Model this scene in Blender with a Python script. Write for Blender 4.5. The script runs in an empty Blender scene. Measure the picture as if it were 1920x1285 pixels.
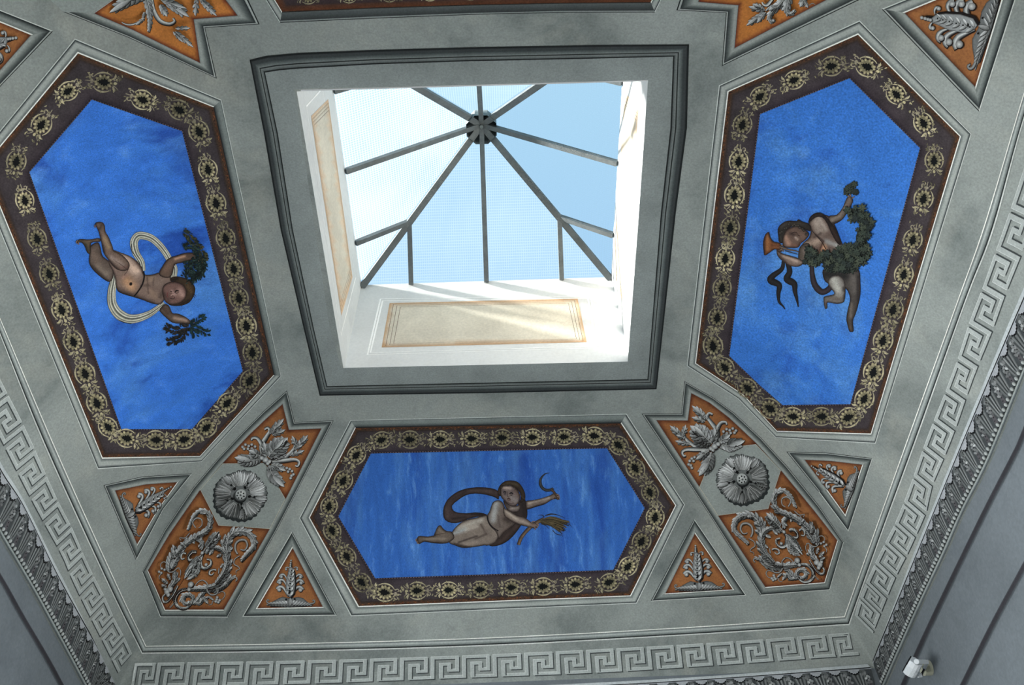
import bpy, bmesh, math, random
import numpy as np
from mathutils import Vector, Matrix
from mathutils.geometry import delaunay_2d_cdt
random.seed(7)
PI = math.pi
C = bpy.context.scene.collection

# ------------------------------------------------------------------ camera
S = 4.0            # metres from eye level to the flat crown of the vault
EYE = 1.6          # eye height
F = 1642.775
def _rx(a): c, s = math.cos(a), math.sin(a); return np.array([[1,0,0],[0,c,-s],[0,s,c]])
def _ry(a): c, s = math.cos(a), math.sin(a); return np.array([[c,0,s],[0,1,0],[-s,0,c]])
def _rz(a): c, s = math.cos(a), math.sin(a); return np.array([[c,-s,0],[s,c,0],[0,0,1]])
R0 = np.array([[0.99932499,0.0337299,-0.01455546],[0.02018869,-0.83525681,-0.54948928],[-0.03069176,0.54882451,-0.83537397]])
R = _rx(-0.0526636) @ _ry(-0.0023904) @ _rz(0.00000519) @ R0
u_, s_, v_ = np.linalg.svd(R); R = u_ @ v_
CX, CY = 960.0, 642.5
cd = bpy.data.cameras.new('camera'); cam = bpy.data.objects.new('camera', cd); C.objects.link(cam)
cd.sensor_width = 36.0; cd.sensor_fit = 'HORIZONTAL'; cd.lens = F * 36.0 / 1920.0
cd.clip_start = 0.02; cd.clip_end = 500
M4 = Matrix([[R[i][j] for j in range(3)] + [0] for i in range(3)] + [[0,0,0,1]])
cam.matrix_world = Matrix.Translation((0, 0, EYE)) @ M4
bpy.context.scene.camera = cam

# ------------------------------------------------------------------ light and exposure
vs = bpy.context.scene.view_settings
vs.view_transform = 'Standard'; vs.look = 'None'; vs.gamma = 1.0; vs.use_curve_mapping = False
vs.exposure = 0.0
wd = bpy.data.worlds.new('sky'); bpy.context.scene.world = wd; wd.use_nodes = True
nt = wd.node_tree; nt.nodes.clear()
wo = nt.nodes.new('ShaderNodeOutputWorld'); bg = nt.nodes.new('ShaderNodeBackground')
tcn = nt.nodes.new('ShaderNodeTexCoord'); sx = nt.nodes.new('ShaderNodeSeparateXYZ'); rp = nt.nodes.new('ShaderNodeValToRGB')
nt.links.new(tcn.outputs['Generated'], sx.inputs[0]); nt.links.new(sx.outputs['Y'], rp.inputs[0])
rp.color_ramp.elements[0].position = 0.1; rp.color_ramp.elements[0].color = (0.50, 0.78, 0.93, 1)
rp.color_ramp.elements[1].position = 0.55; rp.color_ramp.elements[1].color = (0.42, 0.67, 0.92, 1)
nt.links.new(rp.outputs[0], bg.inputs[0]); bg.inputs[1].default_value = 1.0
nt.links.new(bg.outputs[0], wo.inputs[0])
def lamp(name, kind, loc, direction, energy, color=(1,1,1), **kw):
    l = bpy.data.lights.new(name, kind); l.energy = energy; l.color = color
    for k, v in kw.items(): setattr(l, k, v)
    o = bpy.data.objects.new(name, l); C.objects.link(o); o.location = loc
    o.rotation_euler = Vector(direction).to_track_quat('-Z', 'Y').to_euler()
    return o
lamp('sun', 'SUN', (0, 0, 12), (0.88, 0.10, -0.445), 26.0, (1.0, 0.95, 0.87), angle=math.radians(3.0))
XC, YC, AX, AY = -0.0205973, 0.56785, 0.542942, 0.560927
ZC, PP, QQ = 0.718848, 3.93268, 1.103454
OX, OY = 0.205925, 0.206099
TZ = 1.2126
CI = 0.010/4.0       # projection of the cornice in front of the wall
# unseen fill lamps, added at the walls and doorway to light the vault
lamp('window_light_left', 'AREA', ((XC-AX)*S+0.05, YC*S, 2.45), (1, 0, 0.28), 38, (0.97,0.99,1.0), shape='RECTANGLE', size=1.6, size_y=1.5, spread=math.radians(72))
lamp('window_light_right', 'AREA', ((XC+AX)*S-0.05, YC*S, 2.45), (-1, 0, 0.28), 26, (0.97,0.99,1.0), shape='RECTANGLE', size=1.6, size_y=1.5, spread=math.radians(72))
lamp('window_light_back', 'AREA', (XC*S, (YC-AY)*S+0.05, 3.15), (0, 1, 0.25), 26, (0.97,0.99,1.0), shape='RECTANGLE', size=2.0, size_y=0.5, spread=math.radians(75))
lamp('window_light_front', 'AREA', (XC*S, (YC+AY)*S-0.05, 2.45), (0, -1, 0.55), 22, (0.97,0.99,1.0), shape='RECTANGLE', size=1.6, size_y=1.5, spread=math.radians(75))
lamp('doorway_light', 'AREA', (XC*S, -1.2, 1.3), (0, 0.4, 1), 30, (0.97,0.99,1.0), shape='RECTANGLE', size=2.2, size_y=2.2, spread=math.radians(70))

# ------------------------------------------------------------------ helpers: colour, nodes, tagging
def lin(c):
    return tuple(((v/255.0)/12.92 if v/255.0 <= 0.04045 else ((v/255.0+0.055)/1.055)**2.4) for v in c)
def linv(a):
    a = np.asarray(a, float)/255.0
    return np.where(a <= 0.04045, a/12.92, ((a+0.055)/1.055)**2.4)
def tag(o, label=None, cat=None, group=None, kind=None):
    if label: o['label'] = label
    if cat: o['category'] = cat
    if group: o['group'] = group
    if kind: o['kind'] = kind
    return o
def thing(name, label, cat, loc=(0,0,0), group=None):
    o = bpy.data.objects.new(name, None); C.objects.link(o); o.location = loc; o.empty_display_size = 0.05
    return tag(o, label, cat, group)
def material(name, color=None, mottle=0.12, scale=6.0, fine=0.08, fscale=90.0, rough=0.9, stretch=(1,1,1), rot=0.0, metallic=0.0, blotch=None, bump=0.0, spec=0.25):
    m = bpy.data.materials.new(name); m.use_nodes = True; n = m.node_tree; b = n.nodes['Principled BSDF']
    b.inputs['Roughness'].default_value = rough; b.inputs['Metallic'].default_value = metallic
    b.inputs['Specular IOR Level'].default_value = spec
    if color is None:
        a = n.nodes.new('ShaderNodeAttribute'); a.attribute_name = 'paint'; col = a.outputs['Color']
    else:
        r = n.nodes.new('ShaderNodeRGB'); r.outputs[0].default_value = lin(color) + (1,); col = r.outputs[0]
    tc = n.nodes.new('ShaderNodeTexCoord'); mp = n.nodes.new('ShaderNodeMapping')
    mp.inputs['Scale'].default_value = stretch; mp.inputs['Rotation'].default_value = (0, 0, rot)
    n.links.new(tc.outputs['Object'], mp.inputs[0])
    def mul(col, sc, amt, det, dist=0.0, src=None):
        if amt <= 0: return col
        t = n.nodes.new('ShaderNodeTexNoise'); t.inputs['Scale'].default_value = sc; t.inputs['Detail'].default_value = det
        t.inputs['Roughness'].default_value = 0.6; t.inputs['Distortion'].default_value = dist
        n.links.new((src or mp).outputs[0], t.inputs[0])
        r = n.nodes.new('ShaderNodeMapRange'); r.inputs[1].default_value = 0.3; r.inputs[2].default_value = 0.7
        r.inputs[3].default_value = 1-amt; r.inputs[4].default_value = 1+amt; r.clamp = False
        n.links.new(t.outputs[0], r.inputs[0])
        x = n.nodes.new('ShaderNodeVectorMath'); x.operation = 'SCALE'
        n.links.new(col, x.inputs[0]); n.links.new(r.outputs[0], x.inputs['Scale'])
        return x.outputs[0]
    if blotch:
        for (bc, sc, lo, hi, amt) in blotch:
            t = n.nodes.new('ShaderNodeTexNoise'); t.inputs['Scale'].default_value = sc; t.inputs['Detail'].default_value = 6
            t.inputs['Roughness'].default_value = 0.62; t.inputs['Distortion'].default_value = 0.4
            n.links.new(mp.outputs[0], t.inputs[0])
            r = n.nodes.new('ShaderNodeMapRange'); r.inputs[1].default_value = lo; r.inputs[2].default_value = hi
            r.inputs[4].default_value = amt; n.links.new(t.outputs[0], r.inputs[0])
            x = n.nodes.new('ShaderNodeMix'); x.data_type = 'RGBA'
            n.links.new(r.outputs[0], x.inputs[0]); n.links.new(col, x.inputs[6]); x.inputs[7].default_value = lin(bc) + (1,)
            col = x.outputs[2]
    col = mul(col, scale, mottle, 5, 0.3); col = mul(col, fscale, fine, 2, 0, tc if False else None)
    n.links.new(col, b.inputs['Base Color'])
    if bump:
        t = n.nodes.new('ShaderNodeTexNoise'); t.inputs['Scale'].default_value = 25; t.inputs['Detail'].default_value = 5
        n.links.new(tc.outputs['Object'], t.inputs[0])
        bp = n.nodes.new('ShaderNodeBump'); bp.inputs['Strength'].default_value = bump; bp.inputs['Distance'].default_value = 0.01
        n.links.new(t.outputs[0], bp.inputs['Height']); n.links.new(bp.outputs[0], b.inputs['Normal'])
    return m
GREY = (150, 157, 154)
M = {}
M['plaster'] = material('grey_plaster', (150,156,151), 0.13, 1.3, 0.13, 110, blotch=[((98,106,104), 1.7, 0.46, 0.68, 0.75), ((180,180,168), 2.3, 0.52, 0.74, 0.5), ((88,94,94), 6.0, 0.62, 0.78, 0.35)], bump=0.05)
M['wall'] = material('wall_plaster', (112,119,123), 0.12, 1.8, 0.08, 60, blotch=[((80,86,92), 2.2, 0.55, 0.75, 0.45)], bump=0.05)
M['paint'] = material('fresco_paint', None, 0.20, 22, 0.18, 150)
M['grisaille'] = material('grisaille_paint', None, 0.12, 5, 0.13, 120)
M['orange'] = material('orange_ground', None, 0.22, 9, 0.16, 120)
M['border'] = material('border_ground', None, 0.25, 14, 0.25, 140)
M['blue'] = material('blue_fresco', (58,118,202), 0.14, 5.0, 0.26, 120, blotch=[((112,168,214), 1.5, 0.48, 0.68, 0.7), ((22,58,150), 1.9, 0.50, 0.66, 0.75), ((120,172,224), 7.0, 0.56, 0.76, 0.4)])
M['blue_streak'] = material('blue_fresco_streaked', (54,106,186), 0.14, 6.0, 0.26, 120, blotch=[((104,156,206), 2.4, 0.46, 0.74, 0.45), ((24,60,146), 1.5, 0.50, 0.68, 0.6), ((120,170,216), 6.0, 0.56, 0.74, 0.45)], stretch=(4.0,1.0,0.6))
M['blue_wash'] = material('blue_fresco_washed', (60,122,216), 0.14, 5.0, 0.26, 120, blotch=[((92,148,208), 1.3, 0.48, 0.64, 0.5), ((22,58,150), 1.6, 0.50, 0.64, 0.7), ((100,150,214), 5.0, 0.56, 0.74, 0.4)], stretch=(0.8,2.2,2.2), rot=0.35)
M['shaft'] = material('white_limewash', (214,215,214), 0.06, 2.2, 0.04, 60, blotch=[((168,172,180), 2.4, 0.55, 0.75, 0.4)], bump=0.04)
M['cream'] = material('cream_paint', None, 0.12, 4.0, 0.08, 60)
M['steel'] = material('grey_steel', (96,102,104), 0.2, 12, 0.12, 90, rough=0.55, metallic=0.2)
M['hub'] = material('dark_steel', (110,120,122), 0.3, 10, 0.12, 90, rough=0.6, metallic=0.2)
M['floor'] = material('stone_floor', (112,107,99), 0.12, 2, 0.05, 40, rough=0.6)
M['frame'] = material('window_joinery', (200,196,186), 0.05, 4, 0.03, 40, rough=0.6)
M['lampwhite'] = material('white_plastic', (222,226,228), 0.03, 8, 0.02, 60, rough=0.45)
M['lampdark'] = material('dark_glass', (34,32,34), 0.05, 8, 0.02, 60, rough=0.2)
M['lampbeige'] = material('beige_plastic', (176,176,156), 0.05, 8, 0.03, 60, rough=0.5)

# ------------------------------------------------------------------ the vault surface (metres / S units)
def prof(t):
    t = np.clip(t, 0, 1)
    return ZC + (1-ZC)*np.power(np.clip(1-np.power(t, PP), 0, 1), 1/QQ)
def tt(x, y):
    # cloister vault: the groins are sharp at the springing and melt away towards the crown
    a = np.abs(x-XC)/AX; b = np.abs(y-YC)/AY; m = np.maximum(a, b); k = np.minimum(0.9*np.clip(1-m, 1e-6, 1), 0.3)*np.clip((m-0.42)/0.2, 1e-6, 1)
    h = np.clip(1-np.abs(a-b)/k, 0, 1); return m+h**3*k/6
def rays(p):
    p = np.asarray(p, float)
    d = np.stack([p[:,0]-CX, -(p[:,1]-CY), -F*np.ones(len(p))], 1) @ R.T
    return d/np.linalg.norm(d, axis=1)[:,None]
def hit(p, surf='vault'):
    """photo-frame coordinates -> points (unit S) and inward normals on a surface of the room"""
    d = rays(p)
    if surf == 'vault':
        lo = np.zeros(len(d)); hi = np.full(len(d), 6.0)
        for _ in range(44):
            m = (lo+hi)/2; q = d*m[:,None]
            ins = (np.abs(q[:,0]-XC) < AX) & (np.abs(q[:,1]-YC) < AY) & (q[:,2] < prof(tt(q[:,0], q[:,1])))
            lo = np.where(ins, m, lo); hi = np.where(ins, hi, m)
        P = d*lo[:,None]
        x, y, z = P.T; e = 2e-4; zs = lambda u, w: prof(tt(u, w))
        ax = np.abs(x-XC)/AX; ay = np.abs(y-YC)/AY; wall = z < ZC+1e-5; side = ax > ay
        xs = np.clip(x, XC-AX+2*e, XC+AX-2*e); ys = np.clip(y, YC-AY+2*e, YC+AY-2*e)
        N = np.stack([(zs(xs+e, ys)-zs(xs-e, ys))/(2*e), (zs(xs, ys+e)-zs(xs, ys-e))/(2*e), -np.ones(len(P))], 1)
        W = np.stack([np.where(side, -np.sign(x-XC), 0), np.where(side, 0, -np.sign(y-YC)), np.zeros(len(P))], 1)
        N = np.where(wall[:,None], W, N); N /= np.linalg.norm(N, axis=1)[:,None]
        return P, N
    ax, val, n = {'L': (0, XC-OX, (1,0,0)), 'R': (0, XC+OX, (-1,0,0)), 'F': (1, YC+OY, (0,-1,0)),
                  'CL': (0, XC-AX+CI, (1,0,0)), 'CR': (0, XC+AX-CI, (-1,0,0)), 'CF': (1, YC+AY-CI, (0,-1,0))}[surf]
    k = val/d[:,ax]; P = d*k[:,None]
    return P, np.tile(np.array(n, float), (len(P), 1))

# ------------------------------------------------------------------ paint accumulator
def cr(pts, n=6, closed=False):
    pts = [np.array(p, float) for p in pts]; out = []; N = len(pts)
    rng = range(N) if closed else range(N-1)
    for i in rng:
        if closed: p0, p1, p2, p3 = pts[i-1], pts[i], pts[(i+1)%N], pts[(i+2)%N]
        else: p0, p1, p2, p3 = pts[max(i-1,0)], pts[i], pts[i+1], pts[min(i+2,N-1)]
        for k in range(n):
            t = k/n
            out.append(0.5*((2*p1)+(-p0+p2)*t+(2*p0-5*p1+4*p2-p3)*t*t+(-p0+3*p1-3*p2+p3)*t**3))
    if not closed: out.append(pts[-1])
    return out
def resample(pts, step, closed=False):
    pts = [np.array(p, float) for p in pts]
    if closed: pts = pts + [pts[0]]
    out = []
    for a, b in zip(pts[:-1], pts[1:]):
        n = max(1, int(np.ceil(np.linalg.norm(b-a)/step)))
        for k in range(n): out.append(a+(b-a)*k/n)
    if not closed: out.append(pts[-1])
    return out
def evenly(pts, step):
    pts = np.array(pts, float); d = np.r_[0, np.cumsum(np.linalg.norm(np.diff(pts, axis=0), axis=1))]
    n = max(2, int(np.ceil(d[-1]/step))+1); s = np.linspace(0, d[-1], n)
    return np.stack([np.interp(s, d, pts[:,0]), np.interp(s, d, pts[:,1])], 1)
def inside(P, poly):
    x, y = P[:,0], P[:,1]; r = np.zeros(len(P), bool); n = len(poly); j = n-1
    for i in range(n):
        xi, yi = poly[i]; xj, yj = poly[j]
        if yi != yj:
            c = ((yi > y) != (yj > y)) & (x < (xj-xi)*(y-yi)/(yj-yi)+xi); r ^= c
        j = i
    return r
def edge_dist(P, poly):
    D = np.full(len(P), 1e9); n = len(poly); P = np.asarray(P)
    for i in range(n):
        a = np.array(poly[i]); b = np.array(poly[(i+1)%n]); ab = b-a; L = ab@ab
        if L < 1e-12: continue
        t = np.clip(((P-a)@ab)/L, 0, 1); D = np.minimum(D, np.linalg.norm(P-(a+t[:,None]*ab), axis=1))
    return D
class Acc:
    def __init__(s, surf='vault', base=1.0, inc=0.1):
        s.v = []; s.h = []; s.c = []; s.f = []; s.surf = surf; s.z = base; s.inc = inc
    def add(s, v, c, f, dome=None, z=None):
        o = sum(len(a) for a in s.v); v = np.asarray(v, float)
        c = np.asarray(c, float)
        if c.ndim == 1: c = np.tile(c, (len(v), 1))
        h = np.full(len(v), s.z if z is None else z)
        if dome is not None: h = h+dome
        s.v.append(v); s.h.append(h); s.c.append(c)
        s.f += [tuple(i+o for i in q) for q in f]
        if z is None: s.z += s.inc
        return s
    def fill(s, poly, col, step=8, strokes=None, rim=None, smooth=0, z=None, dome=0.0):
        if smooth: poly = cr(poly, smooth, True)
        bd = resample(poly, step, True); B = np.array(bd)
        lo = B.min(0); hi = B.max(0); g = []
        k = 0; y = lo[1]+step*0.5
        while y < hi[1]:
            x = lo[0]+step*(0.5 if k % 2 else 1.0)
            while x < hi[0]:
                g.append((x, y)); x += step
            y += step*0.87; k += 1
        if g:
            G = np.array(g); G = G[inside(G, B)]
            if len(G): G = G[edge_dist(G, B) > step*0.45]
        else: G = np.zeros((0, 2))
        allp = [Vector((float(a), float(b))) for a, b in B] + [Vector((float(a), float(b))) for a, b in G]
        r = delaunay_2d_cdt(allp, [], [list(range(len(B)))], 1, 1e-4)
        V = np.array([(p.x, p.y) for p in r[0]]); Fc = [tuple(f) for f in r[2]]
        cc = np.tile(np.array(col, float), (len(V), 1))
        if strokes: cc = shade(V, cc, strokes)
        D = None
        if rim or dome: D = edge_dist(V, [tuple(b) for b in B])
        if rim:
            w, rc, al = rim; k = (al*np.exp(-(D/w)**2))[:,None]; cc = cc*(1-k)+np.array(rc, float)*k
        dm = None
        if dome: dm = dome*(1-np.exp(-(D/(step*2.5))))
        return s.add(V, cc, Fc, dm, z)
    def stroke(s, pts, w, cols, step=4, taper=(1,1), smooth=5, serr=0, sn=0, dome=0.0, z=None, mid=None, prof=None):
        """ribbon along pts; w full width; cols across"""
        P = cr(pts, smooth) if smooth else pts
        P = evenly(P, step); n = len(P); T = np.gradient(P, axis=0); T /= np.linalg.norm(T, axis=1)[:,None]+1e-9
        Nn = np.stack([-T[:,1], T[:,0]], 1); s_ = np.linspace(0, 1, n)
        if mid is None: ww = np.interp(s_, [0, 1], taper)
        else: ww = np.interp(s_, [0, mid[0], 1], [taper[0], mid[1], taper[1]])
        ww = ww*w/2
        K = len(cols); V = []; Cc = []; H = []
        for k in range(K):
            a = -1+2*k/(K-1)
            off = a*ww
            if serr and abs(a) > 0.9: off = off*(1+serr*np.sin(s_*sn*2*PI + (0 if a > 0 else 1.5)))
            V.append(P+Nn*off[:,None]); Cc.append(np.tile(np.array(cols[k], float), (n, 1))); H.append(np.full(n, dome*(1-a*a)))
        V = np.concatenate(V); Cc = np.concatenate(Cc); H = np.concatenate(H)
        f = [(k*n+i, k*n+i+1, (k+1)*n+i+1, (k+1)*n+i) for k in range(K-1) for i in range(n-1)]
        return s.add(V, Cc, f, H, z)
    def blob(s, c, r, col, n=10, ry=None, rot=0, z=None, cc=None, dome=0.0):
        ry = ry or r; a = np.linspace(0, 2*PI, n, endpoint=False)
        x = np.cos(a)*r; y = np.sin(a)*ry; cs, sn = math.cos(rot), math.sin(rot)
        V = np.stack([c[0]+x*cs-y*sn, c[1]+x*sn+y*cs], 1); V = np.concatenate([V, [c]])
        Cc = np.tile(np.array(col, float), (len(V), 1))
        if cc is not None: Cc[-1] = cc
        H = np.zeros(len(V)); H[-1] = dome
        return s.add(V, Cc, [(i, (i+1) % n, n) for i in range(n)], H, z)
    def band(s, A, B, profiles, closed=True, step=10, z=None, frac=None):
        """strip between two rings; profiles: one list of (fraction, colour) per edge (or a single one)"""
        n = len(A); E = n if closed else n-1; zz = s.z if z is None else z
        for i in range(E):
            pr = profiles[i % len(profiles)] if isinstance(profiles[0][0], (list, tuple)) and isinstance(profiles[0][0][1], (list, tuple)) else profiles
            a0, a1 = np.array(A[i], float), np.array(A[(i+1)%n], float); b0, b1 = np.array(B[i], float), np.array(B[(i+1)%n], float)
            m = max(1, int(np.ceil(np.linalg.norm(a1-a0)/step))); V = []; Cc = []
            for (fr, col) in pr:
                p0 = a0+(b0-a0)*fr; p1 = a1+(b1-a1)*fr
                for k in range(m+1): V.append(p0+(p1-p0)*k/m); Cc.append(col)
            K = len(pr)
            s.add(V, Cc, [(k*(m+1)+j, k*(m+1)+j+1, (k+1)*(m+1)+j+1, (k+1)*(m+1)+j) for k in range(K-1) for j in range(m)], None, zz)
        if z is None: s.z += s.inc
        return s
    def build(s, name, mat, parent=None, smooth=True):
        V = np.concatenate(s.v); H = np.concatenate(s.h); Cc = np.concatenate(s.c)
        P, N = hit(V, s.surf); P = P*S + N*(H*0.001)[:,None]; P[:,2] += EYE
        me = bpy.data.meshes.new(name); me.from_pydata(P.tolist(), [], s.f); me.update()
        at = me.color_attributes.new('paint', 'FLOAT_COLOR', 'POINT')
        L = np.ones((len(V), 4)); L[:,:3] = linv(np.clip(Cc, 0, 255)); at.data.foreach_set('color', L.astype(np.float32).ravel())
        # every facet looks into the room
        me.polygons.foreach_set('use_smooth', [smooth]*len(me.polygons))
        Fn = np.zeros(len(me.polygons)*3); me.polygons.foreach_get('normal', Fn); Fn = Fn.reshape(-1, 3)
        fi = np.array([q[0] for q in s.f]); flip = (Fn*N[fi]).sum(1) < 0
        if flip.any():
            bm = bmesh.new(); bm.from_mesh(me); bm.faces.ensure_lookup_table()
            bmesh.ops.reverse_faces(bm, faces=[bm.faces[i] for i in np.nonzero(flip)[0]]); bm.to_mesh(me); bm.free()
        me.materials.append(mat); o = bpy.data.objects.new(name, me); C.objects.link(o)
        if parent is not None:
            o.parent = parent; l = parent
            off = Vector((0,0,0))
            while l is not None: off += l.location; l = l.parent
            me.transform(Matrix.Translation(-off))
        return o
def shade(V, cc, strokes):
    for st in strokes:
        x0, y0, x1, y1, r, col, al = st
        a = np.array((x0, y0), float); ab = np.array((x1-x0, y1-y0), float); L = ab@ab
        t = np.clip(((V-a)@ab)/L, 0, 1) if L > 1e-9 else np.zeros(len(V))
        d = np.linalg.norm(V-(a+t[:,None]*ab), axis=1)
        k = (al*np.exp(-1.4*(d/r)**2))[:,None]; cc = cc*(1-k)+np.array(col, float)*k
    return cc
def Z(ox, oy, sc):
    f = lambda pts: [(ox+p[0]/sc, oy+p[1]/sc) for p in pts]
    return f
def centre(P):
    """scene point on the vault under a photo coordinate: origin of a thing"""
    q, n = hit([P]); return tuple((q[0]*S + np.array([0, 0, EYE])).tolist())
# ------------------------------------------------------------------ large structure
def mesh_obj(name, V, Fc, mat, parent=None, smooth=False):
    me = bpy.data.meshes.new(name); me.from_pydata([tuple(v) for v in V], [], Fc); me.update()
    if smooth: me.polygons.foreach_set('use_smooth', [True]*len(me.polygons))
    me.materials.append(mat); o = bpy.data.objects.new(name, me); C.objects.link(o)
    if parent is not None:
        o.parent = parent; l = parent; off = Vector((0,0,0))
        while l is not None: off += l.location; l = l.parent
        me.transform(Matrix.Translation(-off))
    return o
def wm(x, y, z): return (x*S, y*S, z*S+EYE)
def vault():
    def axis():
        a = set(np.round(np.concatenate([np.linspace(0.36, 0.92, 62), np.linspace(0.92, 1, 40), np.linspace(0, 0.36, 12), [OX/AX, OY/AY]]), 6).tolist())
        a = sorted(a); return np.array(sorted(set([-v for v in a] + a)))
    g = axis(); n = len(g); V = []; idx = {}
    for i, a in enumerate(g):
        for j, b in enumerate(g):
            x = XC+a*AX; y = YC+b*AY; z = float(prof(tt(x, y))); idx[i, j] = len(V); V.append(wm(x, y, z))
    Fc = []
    for i in range(n-1):
        for j in range(n-1):
            a = (g[i]+g[i+1])/2; b = (g[j]+g[j+1])/2
            if abs(a) < OX/AX and abs(b) < OY/AY: continue
            q = (idx[i,j], idx[i,j+1], idx[i+1,j+1], idx[i+1,j])
            if i == j: Fc += [(q[0], q[1], q[2]), (q[0], q[2], q[3])]
            elif i+j == n-2: Fc += [(q[0], q[1], q[3]), (q[1], q[2], q[3])]
            else: Fc.append(q)
    o = mesh_obj('ceiling', V, Fc, M['plaster'], None, True)
    # keep the groins and the springing crisp
    return tag(o, kind='structure')
vault()
ZF = -EYE/S
def wall(name, axis_, pos, lo, hi, hole, mat, thick):
    """wall plane with a rectangular opening hole=(u0,u1,z0,z1) in metres; returns a solid slab"""
    u = [lo, hole[0], hole[1], hi]; z = [0, hole[2], hole[3], ZC*S+EYE]
    V = []; Fc = []
    def P(uu, zz, d): return (pos+d, uu, zz) if axis_ == 'x' else (uu, pos+d, zz)
    cells = [(i, j) for i in range(3) for j in range(3) if not (i == 1 and j == 1) and u[i+1]-u[i] > 1e-6 and z[j+1]-z[j] > 1e-6]
    for i, j in cells:
        o = len(V)
        for d in (0, thick):
            V += [P(u[i], z[j], d), P(u[i+1], z[j], d), P(u[i+1], z[j+1], d), P(u[i], z[j+1], d)]
        Fc += [(o, o+1, o+2, o+3), (o+7, o+6, o+5, o+4), (o, o+4, o+5, o+1), (o+1, o+5, o+6, o+2), (o+2, o+6, o+7, o+3), (o+3, o+7, o+4, o)]
    return tag(mesh_obj(name, V, Fc, mat), kind='structure')
X0, X1, Y0, Y1 = (XC-AX)*S, (XC+AX)*S, (YC-AY)*S, (YC+AY)*S
ym = YC*S
wall('wall_left', 'x', X0, Y0, Y1, (ym-0.8, ym+0.8, 1.7, 3.2), M['wall'], -0.35)
wall('wall_right', 'x', X1, Y0, Y1, (ym-0.8, ym+0.8, 1.7, 3.2), M['wall'], 0.35)
wall('wall_front', 'y', Y1, X0-0.35, X1+0.35, (XC*S-0.8, XC*S+0.8, 1.7, 3.2), M['wall'], 0.35)
wall('wall_back', 'y', Y0, X0-0.35, X1+0.35, (XC*S-1.25, XC*S+1.25, 0, 2.5), M['wall'], -0.35)
tag(mesh_obj('floor', [(X0-0.35, -3, 0), (X1+0.35, -3, 0), (X1+0.35, Y1+0.35, 0), (X0-0.35, Y1+0.35, 0)], [(0,1,2,3)], M['floor']), kind='structure')
def boxes(name, bs, mat, parent=None):
    V = []; Fc = []
    for (a, b) in bs:
        o = len(V)
        for z in (a[2], b[2]): V += [(a[0], a[1], z), (b[0], a[1], z), (b[0], b[1], z), (a[0], b[1], z)]
        Fc += [(o+3, o+2, o+1, o), (o+4, o+5, o+6, o+7), (o, o+1, o+5, o+4), (o+1, o+2, o+6, o+5), (o+2, o+3, o+7, o+6), (o+3, o, o+4, o+7)]
    return mesh_obj(name, V, Fc, mat, parent)
for k, (xx, d) in enumerate(((X0-0.2, 1), (X1+0.14, -1))):  # unseen side windows, made up to go with the fill lamps
    bs = [((xx, ym-0.8, 1.7), (xx+0.06, ym+0.8, 1.76)), ((xx, ym-0.8, 3.14), (xx+0.06, ym+0.8, 3.2))]
    for yy in (-0.8, -0.03, 0.74): bs.append(((xx, ym+yy, 1.76), (xx+0.06, ym+yy+0.06, 3.14)))
    tag(boxes('window_%d' % (k+1), bs, M['frame']), kind='structure')
xm = XC*S; bs = [((xm-0.8, Y1+0.14, 1.7), (xm+0.8, Y1+0.2, 1.76)), ((xm-0.8, Y1+0.14, 3.14), (xm+0.8, Y1+0.2, 3.2))]  # third unseen window, added in the front wall for its fill lamp
for yy in (-0.8, -0.03, 0.74): bs.append(((xm+yy, Y1+0.14, 1.76), (xm+yy+0.06, Y1+0.2, 3.14)))
tag(boxes('window_3', bs, M['frame']), kind='structure')
# light well above the opening
ox, oy = OX*S, OY*S; cx, cy = XC*S, YC*S; zt = TZ*S+EYE
zb = min(float(prof(OX/AX)), float(prof(OY/AY)))*S+EYE
T_ = 0.18
for nm, a, b in (('wall_shaft_left', (cx-ox-T_, cy-oy-T_, zb+0.002), (cx-ox, cy+oy+T_, zt)), ('wall_shaft_right', (cx+ox, cy-oy-T_, zb+0.002), (cx+ox+T_, cy+oy+T_, zt)),
                 ('wall_shaft_front', (cx-ox, cy+oy, zb+0.002), (cx+ox, cy+oy+T_, zt)), ('wall_shaft_back', (cx-ox, cy-oy-T_, zb+0.002), (cx+ox, cy-oy, zt))):
    tag(boxes(nm, [(a, b)], M['shaft']), kind='structure')
# ------------------------------------------------------------------ skylight
m = bpy.data.materials.new('dusty_wired_glass'); m.use_nodes = True; n = m.node_tree; n.nodes.clear()
out = n.nodes.new('ShaderNodeOutputMaterial'); mx = n.nodes.new('ShaderNodeMixShader'); tr = n.nodes.new('ShaderNodeBsdfTransparent'); tl = n.nodes.new('ShaderNodeBsdfTranslucent')
tr.inputs[0].default_value = (0.93, 0.97, 1.0, 1); tl.inputs[0].default_value = (0.82, 0.86, 0.88, 1)
tc = n.nodes.new('ShaderNodeTexCoord'); w1 = n.nodes.new('ShaderNodeTexWave'); w2 = n.nodes.new('ShaderNodeTexWave'); ns = n.nodes.new('ShaderNodeTexNoise')
for w, d in ((w1, 'X'), (w2, 'Y')):
    w.bands_direction = d; w.inputs['Scale'].default_value = 22; n.links.new(tc.outputs['Object'], w.inputs[0])
ns.inputs['Scale'].default_value = 2.2; ns.inputs['Detail'].default_value = 6; n.links.new(tc.outputs['Object'], ns.inputs[0])
mxx = n.nodes.new('ShaderNodeMath'); mxx.operation = 'MAXIMUM'; n.links.new(w1.outputs['Fac'], mxx.inputs[0]); n.links.new(w2.outputs['Fac'], mxx.inputs[1])
pw = n.nodes.new('ShaderNodeMath'); pw.operation = 'POWER'; pw.inputs[1].default_value = 6; n.links.new(mxx.outputs[0], pw.inputs[0])
m1 = n.nodes.new('ShaderNodeMath'); m1.operation = 'MULTIPLY_ADD'; m1.inputs[1].default_value = 0.09; n.links.new(pw.outputs[0], m1.inputs[0])
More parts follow.
